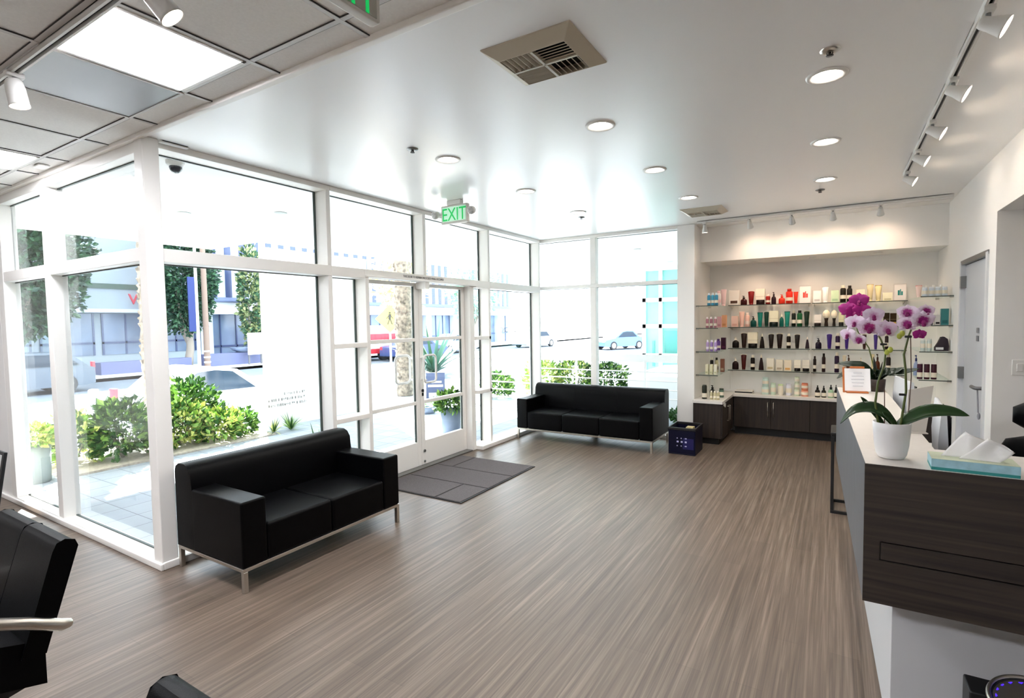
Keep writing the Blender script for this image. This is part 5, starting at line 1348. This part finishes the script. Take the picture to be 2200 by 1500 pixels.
spiky((-11.3, 12.6, -.5), 36, .95, .05, [mat('blue agave', '5f8288', 0.6)], 'spiky blue agave seen through the right entrance door', 'agave', None, 24, .2, 'plant', .3)
tag(MB().lathe([(1.2, 0), (1.15, .08), (1e-6, .12)], (-11.3, 12.6, -.5), 24).build('gravel_ring', mat('ochre gravel', 'd9b45c', 0.9)), 'ochre gravel ring around the blue agave', 'gravel')

# low railing and hedge beyond the far window
rl = thing('terrace_railing', 'white terrace railing with a broad top rail outside the far window', 'railing', (-4.0, 8.8, 0))
MB().box(-2.6, 2.6, -0.02, 0.02, 0.90, 1.03).build('top_rail', TRIMW, rl)
for z in (0.735, 0.585, 0.435, 0.285, 0.135): MB().cyl((-2.6, 0, z), (2.6, 0, z), 0.011, n=10).build('rail_bar', TRIMW, rl)
for x in (-2.55, -1.3, -0.03, 1.25, 2.5): MB().box(x - 0.016, x + 0.016, -0.016, 0.016, -0.012, 0.90).build('post', TRIMW, rl)
for k, (x, y, r, ms, lb) in enumerate(((-5.25, 9.75, (.42, .35, .43), [LG3, LG1], 'yellow green hedge shrub behind the railing, at the corner'), (-4.55, 9.85, (.42, .35, .44), [LG1, LG2, LG3], 'mid green hedge shrub behind the railing'),
        (-3.85, 9.8, (.42, .35, .43), [LG2, LG2, LG1], 'dark green hedge shrub behind the railing, right of the window mullion'), (-6.3, 9.6, (.36, .3, .26), [LG2, LG1], 'low hedge shrub seen through the corner shop window'))):
    shrub((x, y, -0.012), r, 1000, .085, ms, lb, 'hedge shrubs behind the terrace railing', 30 + k)
tag(MB().prism([(-3.2, 9.2), (-2.0, 9.2), (-2.0, 12.5), (-3.2, 11.6)], -0.012, 0.62, 'z').build('ramp_wall', mat('bright white render', 'f3f2f0')), 'low white ramp wall right of the hedge outside the far window', 'low wall')
shrub((-2.05, 8.3, -0.012), (.14, .14, .12), 240, .06, [LG2], 'tiny plant by the white pillar seen past the far sofa', 'hedge shrubs behind the terrace railing', 39)

# glazed teal building beyond the far window
TEAL = mat('teal glazing', '8fd3c8', 0.15, var=0.12, vscale=1.5); TEALD = mat('deeper teal glazing', '5fa9a2', 0.15, var=0.2, vscale=2)
tbd = thing('glass_building', 'teal glazed corner building beyond the far window', 'building', (-4.2, 13.2, -0.012))
MB().box(0.05, 5.5, 0.08, 5, 0, 7).build('glazing', TEAL, tbd)
fm = MB()
for z in (0.0, 0.68, 1.42, 2.08, 3.2, 4.4, 5.6, 6.9): fm.box(0, 5.5, 0.0, 0.09, z, z + 0.10).box(0, 0.09, 0, 5, z, z + .10)
for x in (0.0, 0.42, 1.1, 2.0, 2.9, 3.8, 4.7, 5.4): fm.box(x, x + 0.08, 0.0, 0.09, 0, 7)
fm.build('frame', TRIMW, tbd)
MB().box(0.24, 0.30, 0.06, 0.085, 0.45, 1.1).box(0.55, 1.0, 0.065, 0.082, 0.8, 1.35).build('dark_pane', TEALD, tbd)

# buildings across the street (their street faces are in shade)
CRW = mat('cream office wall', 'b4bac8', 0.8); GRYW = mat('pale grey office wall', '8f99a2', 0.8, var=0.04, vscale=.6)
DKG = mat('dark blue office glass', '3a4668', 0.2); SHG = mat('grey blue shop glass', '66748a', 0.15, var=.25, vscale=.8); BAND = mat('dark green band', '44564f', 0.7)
FX = -31.0
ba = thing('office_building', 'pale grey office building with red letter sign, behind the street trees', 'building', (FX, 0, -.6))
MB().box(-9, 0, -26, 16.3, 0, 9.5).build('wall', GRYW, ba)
MB().box(0, 0.05, -26, 16.3, 4.2, 4.45).build('band', BAND, ba)
MB().box(0, 0.5, 9, 16.3, 3.0, 3.18).build('awning', CRW, ba)
for k, y in enumerate((2.0, 4.4, 6.8, 9.2, 11.6, 14.0)):
    wn = MB().box(0.0, 0.04, y, y + 2.1, 0.9, 2.95).build('window', SHG, ba)
    MB().box(0.03, 0.07, y, y + .08, .9, 2.95).box(.03, .07, y + 2.02, y + 2.1, .9, 2.95).box(.03, .07, y + 1.0, y + 1.08, .9, 2.95).box(.03, .07, y, y + 2.1, 1.45, 1.55).build('glazing_bar', DKG, wn)
text('lettering', 'Wa', 0.78, mat('red sign letters', 'c23a4e', 0.5), ba, (0.06, 12.83, 3.44), (pi / 2, 0, pi / 2), 0.03)
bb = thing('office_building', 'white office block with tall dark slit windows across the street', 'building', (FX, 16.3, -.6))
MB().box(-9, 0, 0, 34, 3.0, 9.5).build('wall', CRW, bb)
MB().box(-9, -0.4, 0, 34, 0, 3.0).build('shop_glazing', SHG, bb)
MB().prism([(-.2, 3.65), (.6, 3.65), (.6, 3.72), (0.02, 3.95), (-.2, 3.95)], 0, 34, 'y').build('ledge', mat('blue grey ledge', '5d6988', 0.7), bb)
MB().box(-0.4, 0.3, 0, 34, 2.95, 3.64).build('fascia', mat('white fascia', 'eef0f4', 0.7), bb)
for k in range(37): MB().box(-0.02, 0.035, 0.75 + k * 0.9, 1.13 + k * 0.9, 3.96, 8.3).build('window', DKG, bb)
for k in range(9): MB().box(-0.42, 0.12, 0.05 + k * 3.9, 0.75 + k * 3.9, 0, 2.96).build('pier', CRW, bb)
gb = MB()
for k in range(34): gb.box(-0.4, -0.34, k + .4, k + .47, 0, 2.95)
gb.box(-0.4, -0.34, 0, 34, 1.0, 1.1)
gb.build('glazing_bar', DKG, bb)
for a, b, h, lb in ((10.4, 14.3, .62, 'lavender grey planter wall behind the utility pole, nearer end'), (15.0, 18.6, .72, 'lavender grey curved planter wall across the street'), (19.3, 23.0, .66, 'lavender grey planter wall across the street, seen next to the terrace wall')):
    tag(MB().box(-28.6, -28.0, a, b, -.5, h - .55).build('planter_wall', mat('lavender grey concrete', '5d6180', 0.8, var=.05, vscale=1)), lb, 'planter wall', 'planter walls across the street')
tag(MB().lathe([(.25, 0), (.5, .12), (.62, .26), (.58, .26), (.3, .1), (1e-6, .1)], (-28.3, 17.2, .176), 28).build('planter_bowl', mat('slate bowl', '6b7890', 0.6)), 'slate bowl on the curved planter wall across the street', 'bowl')
nb = thing('notice_board', 'white notice board with red print in front of the office block', 'notice board', (-27.4, 17.4, -.5))
MB().box(-.03, .03, -.42, .42, .55, 1.75).build('board', PAPER, nb); MB().box(-.05, 0, -.4, -.32, 0, .55).box(-.05, 0, .32, .4, 0, .55).build('leg', GREYLAM, nb)
nl = MB()
for k in range(6): nl.box(.031, .034, -.3, .3 - .08 * (k % 3), 1.55 - k * .15, 1.6 - k * .15)
nl.build('printed_lines', mat('faded red print', 'd98a8a', 0.8), nb)
up = thing('utility_pole', 'brown wooden utility pole beside a blue banner across the street', 'pole', (-27.0, 14.55, -.5))
MB().cyl((0, 0, 0), (0, 0, 9), .14, .11).build('pole', mat('weathered wood pole', '7a675c', 0.9), up)
for z in (.3, .55, .85): MB().lathe([(.15, z), (.155, z + .04), (.15, z + .08)], n=16).build('band', PAPER, up)
bn_ = thing('street_lamp', 'slim white lamp post carrying a tall dark blue banner', 'street lamp', (-26.7, 14.0, -.5))
MB().cyl((0, 0, 0), (0, 0, 8.5), .075, .06).build('post', LAMPW, bn_)
MB().box(-.03, .03, -.40, -.09, 1.9, 4.55).build('banner', mat('dark blue banner', '14245c', 0.7), bn_)

def tree(loc, h0, r, n, s, label, seed, mats, grp='street trees across the road'):
    t = thing('street_tree', label, 'tree', loc, group=grp); rng = random.Random(seed)
    tr = MB().tube([(0, 0, 0), (.1, .1, h0 * .6), (-.1, .2, h0 + r[2] * .4)], [.22, .18, .12], 9)
    for k in range(5):
        a = k * 1.25 + .4
        tr.tube([(0, .1, h0 * .7), (r[0] * .35 * cos(a), r[1] * .35 * sin(a), h0 + r[2] * .3), (r[0] * .7 * cos(a), r[1] * .7 * sin(a), h0 + r[2] * .9)], [.1, .07, .03], 7)
    tr.build('trunk', BARK, t)
    leaves(rng, (0, 0, h0 + r[2]), *r, n, s, shell=.45, nm=len(mats)).build('foliage', mats, t)
tree((-27.2, 7.1, -.5), 1.5, (2.2, 2.6, 3.7), 17000, .24, 'wide dark green street tree at the left, above the silver car', 41, [LT1, LT2])
tree((-28.75, 14.5, -.5), 1.7, (1.25, 1.42, 3.2), 12000, .20, 'dark green street tree beside the blue banner', 42, [LT2, LT1])
tree((-29.3, 18.45, -.5), 0.7, (.6, .62, 3.2), 1900, .26, 'tall thin yellow green bamboo against the office block', 43, [mat('bamboo leaf', '8a9464', 0.6, var=.2), LT1])
tree((-22, 30.5, -.5), 2.4, (1.7, 1.9, 2.2), 1500, .34, 'pale green tree seen above the right entrance door', 44, [mat('pale tree leaf', '8fb8a0', 0.6), mat('pale tree leaf two', 'b7cfc0', 0.6)])
tree((-20.5, 21.6, -.5), 2.6, (1.4, 1.5, 1.9), 900, .34, 'yellowish tree seen through the left entrance door', 45, [mat('straw leaf', 'd6cc86', 0.6), mat('straw leaf two', 'e8e2b8', 0.6)])

CARGL = mat('car glass', '22303e', 0.08)
def car(loc, rz, col, label, kind='sedan', L=4.5):
    t = thing('car', label, 'car', loc, rz, group='cars on the street')
    cm = mat('car paint ' + col, col, 0.25, coat=.12); w = .86
    f, r = -L / 2, L / 2
    MB().prism([(f, .28), (f, .62), (f + .12, .74), (f + 1.15, .90), (r - .25, .93), (r, .85), (r, .30), (r - .3, .24), (f + .3, .24)], -w, w, 'y').build('body', cm, t, bevel=.06, seg=3)
    top = [(f + 1.05, .88), (f + 1.75, 1.36), (f + 2.2, 1.44), (r - (.75 if kind == 'wagon' else 1.35), 1.42), (r - (.15 if kind == 'wagon' else .65), .92)]
    MB().prism(top, -w + .10, w - .10, 'y').build('cabin', cm, t, bevel=.05, seg=3)
    gl = MB(); win = [(f + 1.35, .94), (f + 1.85, 1.32), (f + 2.2, 1.37), (r - (.85 if kind == 'wagon' else 1.4), 1.35), (r - (.42 if kind == 'wagon' else .95), .96)]
    gl.prism(win, -w + .085, -w + .105, 'y').prism(win, w - .105, w - .085, 'y')
    gl.build('side_window', CARGL, t)
    for x in (f + .85, r - .85):
        for s in (-1, 1):
            wh = MB().cyl((x, s * (w - .18), .32), (x, s * (w + .01), .32), .32, n=24).build('wheel', RUBBER, t)
            MB().cyl((x, s * (w + .005), .32), (x, s * (w + .022), .32), .20, n=20).build('rim', CHROME, wh)
    MB().box(r - .06, r + .01, -w + .02, -w + .22, .68, 1.05 if kind == 'wagon' else .86).box(r - .06, r + .01, w - .22, w - .02, .68, 1.05 if kind == 'wagon' else .86).build('tail_light', mat('red lens', 'c83a44', .3), t)
    MB().box(f - .01, f + .1, -w + .05, -w + .35, .58, .72).box(f - .01, f + .1, w - .35, w - .05, .58, .72).build('head_light', PAPER, t)
    return t
car((-23.7, 6.0, -.62), pi / 2, '515a67', 'silver grey estate car parked across the street at the left', 'wagon', 4.6)
car((-11.35, 6.35, -.62), -pi / 2, 'c3c7cc', 'white car behind the shrubs outside the big shop window', 'wagon', 3.4)
car((-22.5, 25.0, -.62), -pi / 2, '3c4a72', 'dark blue car seen through the left entrance door', 'sedan', 4.4)
car((-24.6, 31.4, -.62), pi / 2, '8fa3b4', 'grey blue car seen through the right entrance door', 'sedan', 4.4)
car((-14.4, 39.5, -.62), radians(60), '5f7fb0', 'bright blue car far off through the far window', 'sedan', 4.2)
car((-22.8, 41, -.62), radians(80), 'd5d8de', 'pale car far off at the left of the far window', 'sedan', 4.3)
vn = thing('delivery_truck', 'red and white truck seen through the left entrance door', 'truck', (-24.8, 21.6, -.62), pi / 2)
MB().box(-3.0, 3.0, -1.05, 1.05, .45, 2.15).build('cargo_body', PAPER, vn, bevel=.05)
MB().box(-3.01, 3.01, -1.06, 1.06, .45, .75).box(-3.01, 3.01, -1.06, 1.06, 1.15, 1.65).build('red_stripe', mat('truck red', 'b02a36', .4), vn)
for x in (-2.0, 2.0):
    for s in (-1, 1): MB().cyl((x, s * .8, .38), (x, s * 1.07, .38), .38).build('wheel', RUBBER, vn)
ps = thing('crossing_sign', 'yellow diamond pedestrian crossing sign through the left entrance door', 'traffic sign', (-11.0, 11.17, -.5))
MB().cyl((0, 0, 0), (0, 0, 2.75), .03).build('post', LAMPW, ps)
yv = Euler((0, 0, radians(45)))
qd = yv.to_matrix() @ Matrix.Rotation(radians(45), 3, 'Y')
MB().obox((.03, -.03, 2.27), .58, .012, .58, qd).build('sign_panel', mat('sign yellow', 'c4ba48', .5), ps, bevel=.004)
fg = MB(); ym = yv.to_matrix()
def fig(cx, cz, sx, sz, a=0): fg.obox(Vector((.03, -.03, 2.27)) + ym @ Vector((cx, -.010, cz)), sx, .004, sz, ym @ Matrix.Rotation(radians(a), 3, 'Y'))
fg.ball(Vector((.03, -.03, 2.27)) + ym @ Vector((.0, -.010, .17)), .03, .03, .03, 10, 6)
fig(0, .06, .07, .15, 5); fig(.035, -.085, .03, .17, -20); fig(-.035, -.085, .03, .17, 20); fig(.055, .05, .022, .12, -35); fig(-.055, .05, .022, .12, 35)
fg.build('walking_figure', INK, ps)
af = thing('sidewalk_sign', 'folding pavement sign with white arrow seen through the right door', 'pavement sign', (-7.25, 8.66, -.012), radians(38))
q = Euler((radians(-10), 0, 0)); q2 = Euler((radians(10), 0, 0))
SLATE = mat('slate blue panel', '4c5672', .6)
MB().obox((0, .0, .29), .40, .014, .58, q).obox((0, .11, .29), .40, .014, .58, q2).build('panel', SLATE, af)
ar = MB().prism([(-.14, .06), (.04, .06), (.04, .02), (.14, .11), (.04, .20), (.04, .16), (-.14, .16)], -.070, -.064, 'y')
ar.obox((0, -.012, .30), .32, .004, .05, q).obox((0, .0, .38), .26, .004, .04, q)
ar.build('printed_arrow', PAPER, af)
pm = thing('parking_meter', 'pale grey parking meter beyond the left shrubs', 'parking meter', (-9.6, 3.45, -.5))
MB().cyl((0, 0, 0), (0, 0, .95), .025).build('post', STEEL, pm)
MB().box(-.06, .06, -.06, .06, .95, 1.2).build('head', mat('pale meter grey', 'b9bdc4', .5), pm, bevel=.03, seg=3)

# ------------------------------------------------------------------ light
sd = bpy.data.lights.new('sun', 'SUN'); sd.energy = 18.0; sd.angle = radians(.6); sd.color = (1, .965, .91)
so = bpy.data.objects.new('sun', sd); COL.objects.link(so)
ce = radians(43)
so.rotation_euler = Vector((.853 * cos(ce), -.522 * cos(ce), -sin(ce))).to_track_quat('-Z', 'Y').to_euler()
so.location = (-20, 14, 20)
W = bpy.data.worlds.new('sky'); SC.world = W; W.use_nodes = True
wb = W.node_tree.nodes['Background']; wb.inputs['Color'].default_value = (.80, .90, 1.0, 1); wb.inputs['Strength'].default_value = 2.6

# ------------------------------------------------------------------ camera
cam = bpy.data.cameras.new('camera'); co = bpy.data.objects.new('camera', cam); COL.objects.link(co)
cam.sensor_fit = 'HORIZONTAL'; cam.sensor_width = 36.0; cam.lens = 36.0 * 1131.185 / 2200; cam.clip_start = 0.05; cam.clip_end = 300
RT = [[0.85232046, 0.52278327, -0.01573158], [0.01340417, -0.05190222, -0.99856221], [-0.52284812, 0.85088414, -0.0512448]]
co.matrix_world = Matrix(((RT[0][0], -RT[1][0], -RT[2][0], 0), (RT[0][1], -RT[1][1], -RT[2][1], 0), (RT[0][2], -RT[1][2], -RT[2][2], 1.62), (0, 0, 0, 1)))
SC.camera = co

SC.view_settings.view_transform = 'Standard'; SC.view_settings.look = 'None'; SC.view_settings.gamma = 1.0; SC.view_settings.use_curve_mapping = False
SC.view_settings.exposure = 1.9
SC.cycles.max_bounces = 9; SC.cycles.diffuse_bounces = 6; SC.cycles.glossy_bounces = 4; SC.cycles.transparent_max_bounces = 24
SC.cycles.caustics_reflective = False; SC.cycles.caustics_refractive = False
SC.cycles.sample_clamp_indirect = 6.0
SC.cycles.use_denoising = True
